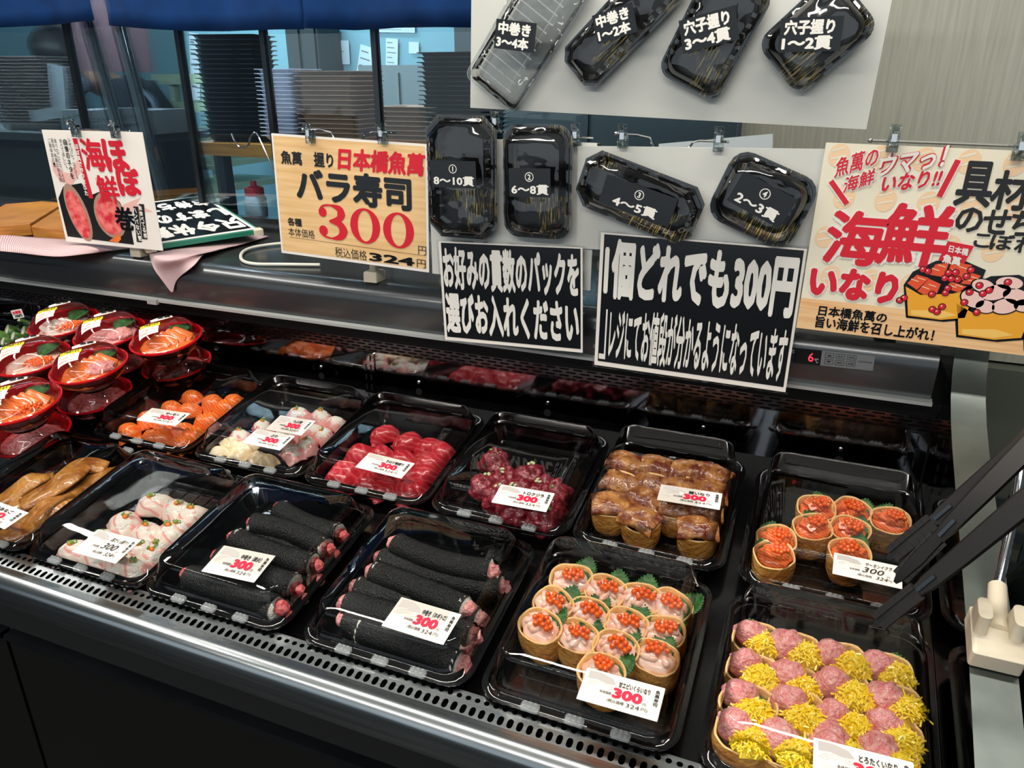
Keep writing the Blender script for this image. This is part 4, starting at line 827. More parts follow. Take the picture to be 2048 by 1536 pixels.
s.done({'signwood': 'wood_print'})
M['tunaprint'] = mat('tuna_print', '#cf2436', .5, var='#f07f78', vscale=70)
# poster on the far side, seaweed roll advert
s = Sheet('roll_poster', 'laminated poster of two cut seaweed rolls with red brush lettering', 'poster', [(100, 262), (299, 266), (314, 499), (118, 479)], py_(1.115), 'white', t=.001)
s.poly([(.03, .25), (.12, .36), (.20, .37), (.33, .22), (.34, .33), (.20, .47), (.08, .45), (.03, .36)], 'rose', 0); s.poly([(.68, .62), (.88, .54), (.82, .60), (.97, .66), (.75, .68), (.66, .74)], 'rose', 0); s.poly([(.45, .40), (.50, .38), (.53, .56), (.50, .56)], 'rose', 0)
s.poly([(.02, .60), (.10, .49), (.30, .45), (.38, .55), (.46, .52), (.56, .50), (.66, .60), (.72, .80), (.72, .97), (.03, .95)], 'blackmat', 1)
s.ell(.20, .72, .105, .225, 'traybrown', 2, a=-.28); s.ell(.195, .735, .085, .19, 'tunaprint', 3, a=-.28); s.ell(.53, .72, .155, .175, 'traybrown', 2, a=-.25); s.ell(.525, .725, .13, .145, 'tunaprint', 3, a=-.25)
s.poly([(.47, .955), (.60, .88), (.60, .93), (.56, .965)], 'salmon', 4)
s.poly([(.305, .065), (.35, .065), (.395, .58), (.35, .58)], 'red', 3); s.text('ほぼ具で作りました', .318, .11, .352, .56, 'whiteink', .04, k=8, vert=True, sl=0)
s.text('ほ', .60, .06, .83, .34, 'red', .045, k=7, shear=-.1); s.text('ぼ', .68, .30, .91, .54, 'red', .055, k=7, shear=-.1); s.text('海', .385, .06, .60, .34, 'red', .03, k=7, shear=-.1); s.text('鮮', .47, .37, .68, .61, 'red', .025, k=7, shear=-.1)
s.text('巻', .58, .635, .78, .845, 'inkgloss', .025, k=9)
s.poly([(.845, .60), (.895, .60), (.865, .91), (.815, .91)], 'ink', 3); s.poly([(.785, .625), (.835, .625), (.805, .94), (.755, .94)], 'ink', 3)
s.text('魚食べてる感', .838, .61, .872, .90, 'whiteink', .03, k=8, vert=True); s.text('ハンパない！', .776, .635, .812, .93, 'whiteink', .03, k=8, vert=True)
for tx, x, y0, y1, bd in (('シャリじゃなくて、', .255, .06, .43, .0), ('自慢のネタを', .205, .07, .42, .02), ('食べてほしい、', .165, .07, .34, 0), ('食べたことない人は', .11, .07, .45, .0), ('是非、魚萬の新名物', .078, .07, .45, 0), ('ご賞味あれ！', .046, .07, .32, 0)): s.text(tx, x, y0, x+.036 if bd else x+.026, y1, 'ink', bd, k=8, vert=True)
s.done({'rose': 'brush_drawing', 'blackmat': 'roll_picture', 'traybrown': 'rice_picture', 'tunaprint': 'fish_picture', 'salmon': 'brush_picture'})
# white boards behind the packs
bd1 = Sheet('white_board', 'white board behind the two upright packs numbered 1 and 2', 'board', [(858, 272), (1186, 287), (1190, 580), (866, 547)], py_(1.098), 'board', t=.003)
bd2 = Sheet('white_board', 'white board behind the two tilted packs numbered 3 and 4', 'board', [(1150, 287), (1648, 303), (1622, 520), (1160, 500)], py_(1.094), 'board', t=.003, group=None)
bd3 = Sheet('white_board', 'large white board hanging at the top holding four packs', 'board', [(944, -150), (1812, -150), (1736, 246), (946, 226)], py_(1.20), 'board', t=.005)
for q in (bd1, bd2, bd3): q.done()
def black_sign(label, px, lines, y):
    s = Sheet('black_sign', label, 'sign', px, py_(y), 'packclear', t=.0008); s.rect(.012, .016, .988, .984, 'white', 0); s.rect(.03, .028, .975, .95, 'inkgloss', 2)
    for tx, x0, y0, x1, y1, bold, sl in lines: s.text(tx, x0, y0, x1, y1, 'whiteink', bold, k=5)
    return s.done({'white': 'white_border', 'inkgloss': 'black_ground'})
black_sign('black sign with two lines of white lettering under packs 1 and 2', [(882, 478), (1174, 493), (1165, 707), (880, 682)], [('お好みの貫数のパックを', .035, .06, .965, .47, .045, 0), ('選びお入れください', .035, .50, .965, .905, .045, 0)], SY)
black_sign('larger black sign reading 300 yen under packs 3 and 4', [(1206, 461), (1615, 491), (1581, 791), (1177, 730)], [('1個どれでも300円', .04, .05, .965, .475, .05, 0), ('」', .035, .555, .07, .93, 0, 0), ('レジにてお値段が分かるようになっています', .085, .53, .965, .93, .03, 0)], SY-.002)
# sample packs
def pack(name, label, px, y, kind, nums, lab_px, rr, n, depth=.036, base='straw', ribs=True):
    tl, tr_, br, bl = [at_y(a, b, y-.020) for a, b in px]; c, u, v, nn, W, H = frame_of(tl, tr_, br, bl)
    t = thing(name, label, 'food pack', group='sample packs on the white boards'); orient(t, c+nn*(-.0195), u, v, nn); hx, hy = W/2, H/2
    z0 = .016; b = MB()
    b.loft([(hx-.012, hy-.012, rr, .0005), (hx-.009, hy-.009, rr, .002), (hx-.004, hy-.004, rr, z0-.001), (hx, hy, rr, z0-.001), (hx, hy, rr, z0+.001), (hx-.005, hy-.005, rr, z0+.001), (hx-.012, hy-.012, rr*.9, .004)], n=n)
    b.build('pack_base', base, t)
    l = MB(); ins = .016 if W > .06 else .012
    l.loft([(hx+.001, hy+.001, rr, z0+.0012), (hx-.003, hy-.003, rr, z0+.0016), (hx-.0035, hy-.0035, rr, z0+.005), (hx-.007, hy-.007, rr, z0+.006), (hx-.009, hy-.009, rr, z0+.011), (hx-ins+.002, hy-ins+.002, rr*.85, depth-.002), (hx-ins-.003, hy-ins-.003, rr*.8, depth), (hx-ins-.012, hy-ins-.012, rr*.6, depth+.0003)], n=n, c0=False)
    if ribs and base != 'packclear':
        for s_ in (-1, 1):
            k = int((2*hy-.05)/.014)
            for i in range(k):
                yy = (i-(k-1)/2)*.014
                l.loft([(.004, .0042, .001, z0+.009), (.0025, .003, .001, depth-.003)], n=1, off=(s_*(hx-.0105), yy))
    lid = l.build('lid', 'packclear' if base == 'packclear' else 'packlid', t, ang=30)
    if base == 'packclear':
        g_ = MB()
        for i in range(13):
            yy = (i-6)*(2*hy-.06)/12
            for sx, w_ in ((-.45, .30), (.1, .22), (.5, .24)): g_.loft([(hx*w_, .0011, .0008, depth+.0002), (hx*w_*.96, .0006, .0005, depth+.0012)], n=1, off=(hx*sx*(1 if i % 2 else -1)*.8, yy))
        for sx in (-1, 1): g_.loft([(.0011, hy-.03, .0008, depth), (.0006, hy-.032, .0005, depth+.0012)], n=1, off=(sx*(hx-.024), 0))
        g_.build('lid_ridges', 'lidtab', lid)
    if lab_px:
        P = [at_y(a, b, y-.0195-depth-.0012) for a, b in lab_px]
        s = Sheet('label', None, None, P, None, 'inkgloss', t=.0004, parent=t)
        if kind == 'num':
            s.ring = s.mb('whiteink').ring2((.5*s.W, .70*s.H), s.H*.165, s.H*.165, s.H*.138, s.H*.138, s.z(4)); s.text(nums[0], .35, .205, .65, .395, 'whiteink', .03, k=5, keep=True); s.text(nums[1], nums[2] if len(nums) > 2 else .06, .56, nums[3] if len(nums) > 2 else .96, .92, 'whiteink', .035, k=5)
        else: s.text(nums[0], .07, .06, .88, .50, 'whiteink', .05, k=5); s.text(nums[1], .05, .54, .86, .95, 'whiteink', .05, k=5)
        s.done()
    return t
pack('clear_food_pack', 'wholly clear empty pack at the end of the large white board', [(1105, -118), (1212, -32), (1014, 222), (914, 138)], 1.1948, 'two', ('中巻き', '3〜4本'), [(991, 37), (1076, 47), (1065, 106), (990, 96)], .012, 4, .034, 'packclear')
pack('food_pack', 'narrow black pack labelled for one to two rolls on the large board', [(1325, -125), (1395, -45), (1183, 193), (1120, 110)], 1.1948, 'two', ('中巻き', '1〜2本'), [(1185, 32), (1266, 3), (1274, 64), (1194, 89)], .014, 1)
pack('food_pack', 'long black pack labelled for three to four eel pieces', [(1412, -82), (1540, -18), (1442, 212), (1320, 148)], 1.1948, 'two', ('穴子握り', '3〜4貫'), [(1356, 44), (1468, 9), (1482, 79), (1368, 106)], .02, 5)
pack('food_pack', 'squat black pack labelled for one to two eel pieces beside the grey wall', [(1668, -64), (1757, 48), (1603, 199), (1512, 88)], 1.1948, 'two', ('穴子握り', '1〜2貫'), [(1561, 37), (1690, 31), (1678, 102), (1557, 105)], .02, 5, ribs=False)
pack('food_pack', 'upright black pack numbered 1 with cut corners', [(850, 230), (994, 233), (990, 482), (858, 471)], 1.094, 'num', ('1', '8〜10貫'), [(862, 320), (952, 323), (952, 377), (862, 374)], .02, 1)
pack('food_pack', 'upright rounded black pack numbered 2', [(1008, 249), (1146, 250), (1138, 482), (1003, 471)], 1.094, 'num', ('2', '6〜8貫'), [(1018, 336), (1101, 337), (1101, 395), (1018, 393)], .024, 5, ribs=False)
pack('food_pack', 'wide tilted black pack numbered 3', [(1180, 294), (1418, 382), (1374, 500), (1142, 402)], 1.091, 'num', ('3', '4〜5貫', .18, .80), [(1214, 350), (1355, 396), (1338, 457), (1197, 403)], .018, 1)
pack('food_pack', 'rounded tilted black pack numbered 4 beside the inari poster', [(1478, 298), (1642, 362), (1576, 512), (1404, 424)], 1.091, 'num', ('4', '2〜3貫', .10, .88), [(1486, 340), (1592, 398), (1561, 458), (1455, 402)], .024, 4, ribs=False)
# large inari poster
s = Sheet('inari_poster', 'large poster with red brush lettering and drawn inari pouches', 'poster', [(1648, 286), (2148, 310), (2136, 718), (1596, 654)], py_(1.075), 'cream', t=.001)
for k in range(22):
    x, y = .06+(k % 6)*.165+.05*((k//6) % 2), .06+(k//6)*.21; s.ell(x, y, .042, .050, 'peach', 0, a=.3); s.stroke([(x-.03, y-.02), (x+.02, y-.04)], .008, 'cream', 1); s.stroke([(x-.03, y+.02), (x+.03, y)], .008, 'cream', 1)
s.poly([(.0, .825), (1, .825), (1, 1), (0, 1)], 'posterwood', 2)
def two(tx, x0, y0, x1, y1, m, b_, **a): s.text(tx, x0-.006, y0-.006, x1+.006, y1+.006, 'whiteink', b_+.05, k=4, **a); s.text(tx, x0, y0, x1, y1, m, b_, k=7, **a)
W5 = 1/1.0
two('魚萬の', .055, .075, .215, .175, 'red', .018, sl=.018); two('海鮮', .10, .168, .215, .250, 'red', .018, sl=.014)
s.text('ウマっ！', .22, .045, .465, .16, 'red', .09, k=5, sl=.016, shear=.1); s.text('ウマっ！', .22, .045, .465, .16, 'whiteink', .03, k=8, sl=.016, shear=.1)
two('いなり!!', .245, .145, .465, .235, 'red', .035, sl=.012, shear=.1)
for P in ([(.045, .19), (.125, .30)], [(.515, .055), (.475, .235)]): s.stroke(P, .032, 'whiteink', 4); s.stroke(P, .022, 'red', 6)
two('海', .055, .33, .30, .62, 'red', .032, shear=.06); two('鮮', .275, .275, .545, .60, 'red', .028, shear=.06)
two('いなり', .025, .635, .395, .81, 'red', .06)
for tx, x0, y0, x1, y1 in (('具', .53, .055, .665, .275), ('材', .66, .09, .80, .28), ('の', .555, .275, .655, .40), ('せ', .655, .275, .755, .40), ('ち', .755, .275, .845, .40), ('ゃい', .85, .28, .98, .40), ('こ', .64, .40, .70, .47), ('ぼ', .70, .395, .785, .475), ('れ', .79, .40, .87, .48), ('る', .88, .40, .96, .48)): s.text(tx, x0, y0, x1, y1, 'ink', .03, k=5)
s.poly([(.545, .45), (.645, .465), (.62, .575), (.525, .55)], 'red', 6); s.text('日本橋', .555, .468, .63, .505, 'whiteink', .03, k=9, sl=-.003); s.text('魚萬', .54, .515, .61, .56, 'whiteink', .05, k=9, sl=-.003)
s.text('日本橋魚萬の', .085, .855, .375, .915, 'inkgloss', .035, k=5); s.text('旨い海鮮を召し上がれ！', .08, .915, .575, .985, 'inkgloss', .035, k=5)
def pouchart(x, y, k, fill):
    q = lambda a, b: (x+a*k, y+b*k)
    s.poly([q(-.02, .06), q(.02, -.06), q(.15, -.17), q(.30, -.20), q(.46, -.13), q(.44, .05), q(.42, .30), q(.28, .34), q(.04, .34), q(.01, .20)], 'inkgloss', 5)
    s.poly([q(-.005, .07), q(.10, .13), q(.30, .09), q(.43, .02), q(.405, .285), q(.26, .325), q(.05, .32), q(.025, .19)], 'pouchink', 6)
    s.poly([q(.06, .27), q(.25, .24), q(.36, .27), q(.25, .315), q(.07, .31)], 'pouchlite', 7)
    if fill == 's':
        for P in ([(.00, .04), (.05, -.04), (.13, -.02), (.07, .09)], [(.075, .10), (.13, -.015), (.21, .02), (.20, .10), (.12, .125)], [(.12, -.05), (.15, -.14), (.23, -.165), (.22, -.04)], [(.235, -.06), (.245, -.175), (.37, -.16), (.35, -.03)], [(.24, .05), (.27, -.01), (.37, .02), (.33, .075)], [(.33, .0), (.37, -.10), (.44, -.08), (.41, .0)]):
            s.poly([q(a, b) for a, b in P], 'salmonink', 8); (a0, b0), (a1, b1) = P[0], P[2]
            for f in (.3, .6): s.stroke([q(a0+(a1-a0)*f-.02, b0+(b1-b0)*f-.02), q(a0+(a1-a0)*f+.03, b0+(b1-b0)*f-.005)], .006*k, 'peach', 9)
    else:
        for a, b, r1, r2, an in ((.08, .02, .08, .06, .5), (.20, -.05, .09, .06, -.4), (.32, -.03, .09, .06, .3), (.16, .07, .06, .05, .2), (.27, .05, .08, .06, -.3), (.37, .03, .06, .05, 0), (.12, -.09, .07, .05, .2), (.26, -.13, .08, .05, 0)): s.ell(*q(a, b), r1*k*1.05, r2*k*.95, 'inkgloss', 8, a=an); s.ell(*q(a, b), r1*k*.93, r2*k*.82, 'shrimpink', 9, a=an)
def beads(L):
    for x, y in L: s.ell(x, y, .0155, .0155, 'inkgloss', 10); s.ell(x, y, .0125, .0125, 'red', 11); s.ell(x-.003, y-.004, .004, .004, 'rose', 12)
for nm, c_ in (('pouchink', '#eca52a'), ('pouchlite', '#f4c565'), ('salmonink', '#e2502b'), ('shrimpink', '#efc9c0')): M[nm] = mat(nm+'_print', c_, .5)
pouchart(.425, .66, .62, 's'); pouchart(.635, .72, .66, 'p'); pouchart(.90, .77, .6, 'p')
beads([(.475, .605), (.495, .612), (.575, .61), (.60, .605), (.59, .64), (.615, .64), (.655, .585), (.645, .62), (.565, .64), (.585, .69), (.58, .715), (.53, .73), (.41, .78), (.425, .765), (.545, .81), (.565, .82), (.58, .79), (.70, .66), (.67, .70), (.66, .755), (.72, .70), (.74, .68), (.715, .80), (.80, .63)])
s.done({'peach': 'peach_drawing', 'cream': 'drawing', 'posterwood': 'wood_print', 'pouchink': 'pouch_drawing', 'pouchlite': 'pouch_drawing', 'salmonink': 'salmon_drawing', 'shrimpink': 'shrimp_drawing', 'rose': 'bead_drawing'})
# clips, bars and stand bases
def clip(px, py, y, label, k=1.0):
    t = thing('sign_clip', label, 'clip', at_y(px, py, y), (0, 0, 0), 'clear sign clips'); b = MB(); b.box((-.006*k, -.006, -.016*k), (.006*k, -.003, .016*k)); b.box((-.0065*k, .0035, -.016*k), (.0065*k, .0065, .002)); b.box((-.0035*k, -.010, .010*k), (.0035*k, -.006, .017*k), mtx=Matrix.Rotation(.3, 4, 'X')); b.build('clear_jaws', 'clip', t)
    b = MB(); b.box((-.003, -.0075, -.004), (.003, .008, .005)); b.build('spring_plate', 'chrome', t); return t
for px, py, y, l in ((150, 256, 1.108, 'clear clip holding the roll poster, nearer the photo edge'), (229, 258, 1.108, 'clear clip holding the roll poster, nearer the price sign'), (620, 266, 1.092, 'clear clip over the price sign nearer the black tray stack'), (765, 267, 1.092, 'clear clip over the price sign nearer pack 1'),
        (992, 243, 1.09, 'clear clip half hidden behind pack 1'), (1152, 270, 1.088, 'clear clip between pack 2 and pack 3'), (1246, 272, 1.086, 'clear clip above pack 3'), (1438, 278, 1.086, 'clear clip above pack 4'), (1788, 276, 1.068, 'clear clip over the inari poster lettering'), (2042, 292, 1.068, 'clear clip at the photo edge on the inari poster')): clip(px, py, y, l, 1.0)
def stand(label, bar, foot, y, base=True, bx=None):
    t = thing('sign_stand', label, 'sign stand', group='sign stands'); P = [at_y(a, b, y) for a, b in bar]
    for pts in (P[:len(P)//2], P[len(P)//2:]) if len(P) > 4 else (P,):
        b = MB(); b.tube(pts, .0016, 8); b.blob(pts[0], (.003, .003, .003), 0, 1, 8, 6); b.build('cross_bar', 'chrome', t)
    if base:
        f = at_z(*foot, SH+.001); x = f.x; yy = max(f.y, 1.147); b = MB(); b.loft([(.014, .017, .003, SH+.0005), (.0135, .0165, .003, SH+.016), (.012, .014, .003, SH+.0185)], n=3, off=(x, yy)); b.build('clamp_base', 'beige', t)
        b = MB(); b.loft([(.007, .007, .003, SH+.016), (.006, .006, .003, SH+.045)], n=3, off=(x, yy)); b.build('socket', 'beige', t)
        top = P[len(P)//2]; b = MB(); b.tube([V((x, yy, SH+.03)), V((x, yy, SH+.10)), V((top.x, y+.004, top.z-.03)), V((top.x, y+.003, top.z))], .0024, 8); b.build('rod', 'chrome', t)
    return t
stand('chrome rod stand with beige base behind the roll poster', [(140, 258), (200, 259), (262, 262)], (275, 512), 1.122)
stand('chrome rod stand with beige base behind the price sign', [(606, 259), (640, 259), (662, 264), (672, 285), (722, 288), (730, 266), (745, 263), (792, 266)], (745, 562), 1.107)
stand('chrome cross bar behind packs 1 and 2', [(985, 262), (1060, 268), (1186, 276)], (0, 0), 1.104, False)
stand('chrome cross bar behind packs 3 and 4', [(1232, 267), (1275, 270), (1300, 276), (1306, 296), (1378, 296), (1386, 284), (1400, 281), (1458, 284)], (0, 0), 1.102, False)
stand('long chrome bar with beige base holding the inari poster', [(1741, 281), (1900, 287), (2120, 296)], (1775, 702), 1.084)
f = at_y(1772, 694, 1.10)
# hook wire, cable, boards, cloths
b = MB(); b.tube(catmull([at_y(x, y, 1.13) for x, y in ((463, 267), (470, 283), (482, 295), (496, 291), (502, 272), (512, 266), (524, 288), (545, 335), (560, 372))], 5), .0015, 8); t = tag(b.build('wire_hook', 'chrome'), 'bent chrome wire hook sticking out beside the price sign', 'hook')
b = MB(); b.tube(catmull([at_z(x, y, SH+.004) for x, y in ((640, 530), (570, 529), (510, 528), (484, 520), (486, 504), (515, 493), (575, 486), (640, 486))], 6), .0034, 10); tag(b.build('cable', 'cable'), 'loop of white cable lying on the shelf by the price sign', 'cable')
def plank(name, label, pts, z0, z1):
    P = [at_z(x, y, z1) for x, y in pts]; b = MB(); b.add([V((p.x, p.y, z0)) for p in P]+P, [(3, 2, 1, 0), (4, 5, 6, 7), (0, 1, 5, 4), (1, 2, 6, 5), (2, 3, 7, 6), (3, 0, 4, 7)]); o = b.build(name, 'wood', smooth=False); m = o.modifiers.new('b', 'BEVEL'); m.width = .0015; m.segments = 2
    return tag(o, label, 'wooden board', 'wooden boards on the shelf')
plank('wooden_board', 'pale timber board with dark end, further one behind the roll poster', [(-80, 458), (60, 447), (140, 398), (10, 408)], SH+.001, SH+.028)
plank('wooden_board', 'pale timber board poking out from behind the roll poster', [(62, 452), (140, 462), (200, 405), (146, 399)], SH+.001, SH+.026)
def cloth(name, label, pts, nrow, seed, uvs):
    """rows of points on the shelf and hanging over its edge"""
    b = MB(); R = [catmull(r, 8) for r in pts]; n = len(R[0]); cols = [catmull([r[i] for r in R], 5) for i in range(n)]
    b.rings([[c[j] for c in cols] for j in range(len(cols[0]))], False, False, closed=False)
    k = len(cols); m_ = len(cols[0]); b.uv = [(i/(k-1)*uvs[0], j/(m_-1)*uvs[1]) for j in range(m_) for i in range(k)]
    o = b.build(name, 'cloth', ang=180); md = o.modifiers.new('t', 'SOLIDIFY'); md.thickness = .0012; md.offset = 1; return tag(o, label, 'cloth', 'checked cloths')
ZS = SH+.0035
def sh(x, y, dz=0): return at_z(x, y, ZS+dz)
def hg(x, y): return at_y(x, y, 1.1135)
cloth('checked_cloth', 'pink checked cloth crumpled under the wooden boards', [[sh(-60, 462), sh(40, 472, .004), sh(130, 478, .003), sh(215, 484, .006), sh(290, 492)], [sh(-60, 478, .008), sh(30, 490, .012), sh(100, 497, .010), sh(165, 494, .014), sh(230, 500, .003)], [sh(-60, 496), sh(30, 505, .002), sh(110, 513), sh(170, 508, .003), sh(215, 503)]], 3, 1, (90, 26))
cloth('checked_cloth', 'pink checked cloth with one corner hanging over the case edge', [[sh(300, 488, .002), sh(380, 470, .003), sh(450, 464, .003), sh(538, 472)], [sh(300, 505, .003), sh(355, 500, .008), sh(420, 500, .006), sh(470, 492, .002)], [sh(298, 508, .004), sh(330, 518, .010), sh(375, 515, .010), sh(415, 504, .005)], [hg(307, 536), hg(325, 541), hg(356, 540), hg(388, 530)], [hg(328, 566), hg(336, 570), hg(346, 568), hg(354, 560)], [hg(340, 582), hg(342, 584), hg(344, 585), hg(346, 584)]], 6, 2, (80, 70))
# break sign lying on the shelf
P = [at_z(375, 383, SH+.062), at_z(478, 451, SH+.038), at_z(336, 498, SH+.021), at_z(250, 424, SH+.048)]
fr = thing('break_sign', 'framed black and white sign lying tilted behind the roll poster', 'sign')
c_, u_, v_, n_, W_, H_ = frame_of(*P); orient(fr, c_, u_, v_, n_)
b = MB(); b.loft([(W_/2+.006, H_/2+.006, .004, -.010), (W_/2+.006, H_/2+.006, .004, -.0008), (W_/2+.0005, H_/2+.0005, .002, -.0004)], n=2); b.build('sign_frame', 'green', fr)
for sx in (-1, 1):
    for sy in (-1, 1): b = MB(); b.loft([(.012, .010, .003, -.012), (.012, .010, .003, -.0002)], n=2, off=(sx*(W_/2+.001), sy*(H_/2+.001))); b.build('frame_corner', 'beige', fr)
s = Sheet('sign_face', None, None, P, None, 'whiteink', t=.0004, parent=fr); s.rect(.03, .035, .97, .965, 'inkgloss', 0)
def rtext(tx, cx, cy, w_, h_):
    q = MB(); text(q, tx, (-.5, -.5, .5, .5), 0, .06); s.mb('whiteink').add([((cx+(-y)*-h_*1)*s.W, (1-cy+(-x)*w_)*s.H, s.z(5)+z) for x, y, z in q.v], q.f)
for tx, cy, cx in (('只', .12, .80), ('今', .36, .80), ('休', .60, .80), ('憩', .83, .80)): rtext(tx, cx, .06+cy*.98-.04, .22, .26)
for tx, cy in (('し', .12), ('ま', .30), ('す', .48), ('の', .66), ('で', .84)): rtext(tx, .50, cy, .16, .22)
for tx, cy in (('お', .14), ('待', .32), ('ち', .50), ('下', .68), ('さ', .86)): rtext(tx, .20, cy, .16, .20)
s.done()
# tongs hanging from their post at the end of the case
base = V((X1+.020, .722, CZ-.5095))
st = thing('tong_stand', 'chrome post in a beige clamp on the steel case edge', 'stand')
sl = math.atan2(-.325, -1); dirv = V((0, -.95, -.31)).normalized(); nv = V((0, -.31, .95)).normalized(); mt = Matrix.Translation(base) @ Matrix((V((1, 0, 0)), -dirv, nv)).transposed().to_4x4()
b = MB(); b.loft([(.022, .027, .003, .0005), (.022, .027, .003, .020), (.020, .025, .003, .022)], n=3, mtx=mt); b.build('clamp_base', 'beige', st)
for sx in (-1, 1): b = MB(); b.loft([(.006, .016, .004, .020), (.006, .012, .005, .044)], n=3, off=(sx*.0148, .009), mtx=mt); b.build('clamp_cheek', 'beige', st)
b = MB(); pA = base+nv*.020+V((.001, .006, 0)); pB = at_x(1995, 1172, X1+.026); pC = at_x(2028, 1030, X1+.034); pD = at_x(2052, 880, X1+.040); b.tube([pA, pB], [.0098, .0085], 12); b.build('post_socket', 'beige', st)
b = MB(); b.tube([pB, pC, pD, pD+V((.004, .004, .05))], .0052, 12); b.build('post', 'chrome', st)
def tongs(label, hinge, tips, wd, dy):
    t = thing('tongs', label, 'tongs', group='black tongs on the chrome post'); H_ = hinge
    for k, tip in enumerate(tips):
        d = tip-H_; L = d.length; d.normalize(); n_ = (CAM-tip).normalized()+V((0, -.1, .45)); n_ = (n_-d*n_.dot(d)).normalized(); s_ = n_.cross(d)
        b = MB(); R = []
        for f, w_, th in ((0, .9, .003), (.05, 1.1, .004), (.45, .95, .004), (.66, .8, .004), (.70, .62, .0035), (.85, .7, .0032), (.97, .45, .0025), (1, .2, .0015)):
            c_ = H_+d*L*f+n_*(.005*math.sin(f*PI)*(1 if k else -1)); ww = wd*w_
            R.append([c_+s_*ww+n_*th*.0, c_+s_*ww*.8+n_*th, c_-s_*ww*.8+n_*th, c_-s_*ww, c_-s_*ww*.75-n_*.001, c_+s_*ww*.75-n_*.001])
        b.rings(R); b.build('arm', 'tong', t, ang=30)
        b = MB()
        for q in range(7):
            f = .74+q*.035; c_ = H_+d*L*f+n_*(.005*math.sin(f*PI)*(1 if k else -1))
            for s2 in (-1, 1): b.box((-.0035, -.0028, -.0035), (.0035, .0028, .0035), mtx=Matrix.Translation(c_+s_*wd*.55*s2-n_*(.003 if k else -.003)) @ Matrix((d, s_, n_)).transposed().to_4x4())
        b.build('gripping_teeth', 'tong', t)
        b = MB(); b.box((-.010, -.0015, -.002), (.010, .0015, .002), mtx=Matrix.Translation(H_+d*L*.66+n_*(.006+.005*math.sin(.66*PI)*(1 if k else -1))) @ Matrix((d, s_, n_)).transposed().to_4x4()); b.build('stop_tab', 'steel_dark', t)
    b = MB(); b.tube([H_-V((0, wd, 0)), H_+V((0, wd, 0))], .006, 12); b.build('hinge', 'steel_dark', t)
    return t
TY = .78
def tp(x, y, yy): return at_y(x, y, yy)
tongs('black serrated tongs hung higher on the post, mostly in front of the sake tray', tp(2130, 820, .74), [tp(1775, 1118, .72), tp(1790, 1165, .70)], .0094, 0)
tongs('black serrated tongs hung lower, one open jaw reaching down over the tray', tp(2075, 985, .66), [tp(1750, 1250, .64)], .0094, 0)
# bags of packs and a crate beyond the end of the case
for i, (px, py, y, r_, l) in enumerate([(2090, 1180, .86, (.085, .10, .13), 'shiny black plastic bag behind the tong post'), (2110, 1420, .66, (.075, .09, .12), 'shiny black plastic bag beside the steel case edge, nearest the viewer')]):
    b = MB(); p = at_y(px, py, y); b.blob((max(p.x+.02, X1+.05+r_[0]*1.12), p.y, p.z-.06), r_, .16, 16, 44, 30, seed=i+3); tag(b.build('plastic_bag', 'bag', ang=180), l, 'bag', 'black plastic bags')
cr = thing('plastic_crate', 'dark green plastic crate on the floor beyond the case end', 'crate', (.52, 1.18, 0)); b = MB()
for z in (.50, .56, .62, .68, .74, .80): b.box((-.24, -.22, z), (.24, -.212, z+.022)); b.box((-.24, .212, z), (.24, .22, z+.022)); b.box((-.24, -.22, z), (-.232, .22, z+.022)); b.box((.232, -.22, z), (.24, .22, z+.022))
for k in range(13): x = -.236+k*.0393; b.box((x-.004, -.219, 0), (x+.004, -.211, .83)); b.box((x-.004, .211, 0), (x+.004, .219, .83)); b.box((-.239, x*.9-.004, 0), (-.233, x*.9+.004, .83))
b.build('lattice_walls', 'kdark', cr, smooth=False); b = MB(); b.box((-.24, -.22, 0), (.24, .22, .01)); b.build('crate_floor', 'kdark', cr)

# ================================================================== the kitchen behind the glass
KY = 1.60
kz = at_y(430, 284, KY).z
kt = thing('kitchen_bench', 'pale wooden bench behind the glass carrying the tray stacks', 'bench'); xl, xr = at_y(398, 280, KY).x, -.55
b = MB(); b.box((xl, KY-.03, kz-.03), (xr, KY+.34, kz)); b.build('bench_top', 'wood', kt)
for x in (xl+.05, (xl+xr)/2, xr-.05):
    for y in (KY+.02, KY+.28): b = MB(); b.box((x-.015, y-.015, 0), (x+.015, y+.015, kz-.03)); b.build('leg', 'steel_dark', kt)
st_ = thing('kitchen_side_bench', 'grey bench behind the glass under the grey tray stack', 'bench'); x0 = at_y(-150, 260, KY).x; x1 = at_y(118, 260, KY).x; z0 = at_y(50, 262, KY).z
b = MB(); b.box((x0, KY-.06, z0-.02), (at_y(292, 260, KY).x, KY+.24, z0)); b.build('bench_top', 'kgrey', st_); b = MB(); b.box((x0+.02, KY, 0), (x1-.02, KY+.22, z0-.02)); b.build('cabinet_body', 'kgrey', st_)
def stack_tray(m, hx, hy, h=.020):
    b = MB(); b.loft([(hx, hy, .012, h), (hx, hy, .012, h-.0015), (hx-.008, hy-.008, .012, h-.003), (hx-.020, hy-.020, .010, 0)], c0=False, c1=True, n=3); b.loft([(hx-.0205, hy-.0205, .01, .0012), (hx-.0085, hy-.0085, .012, h-.0018), (hx, hy, .012, h)], c0=True, c1=False, n=3); return b.build('stacked_tray', m, smooth=False)
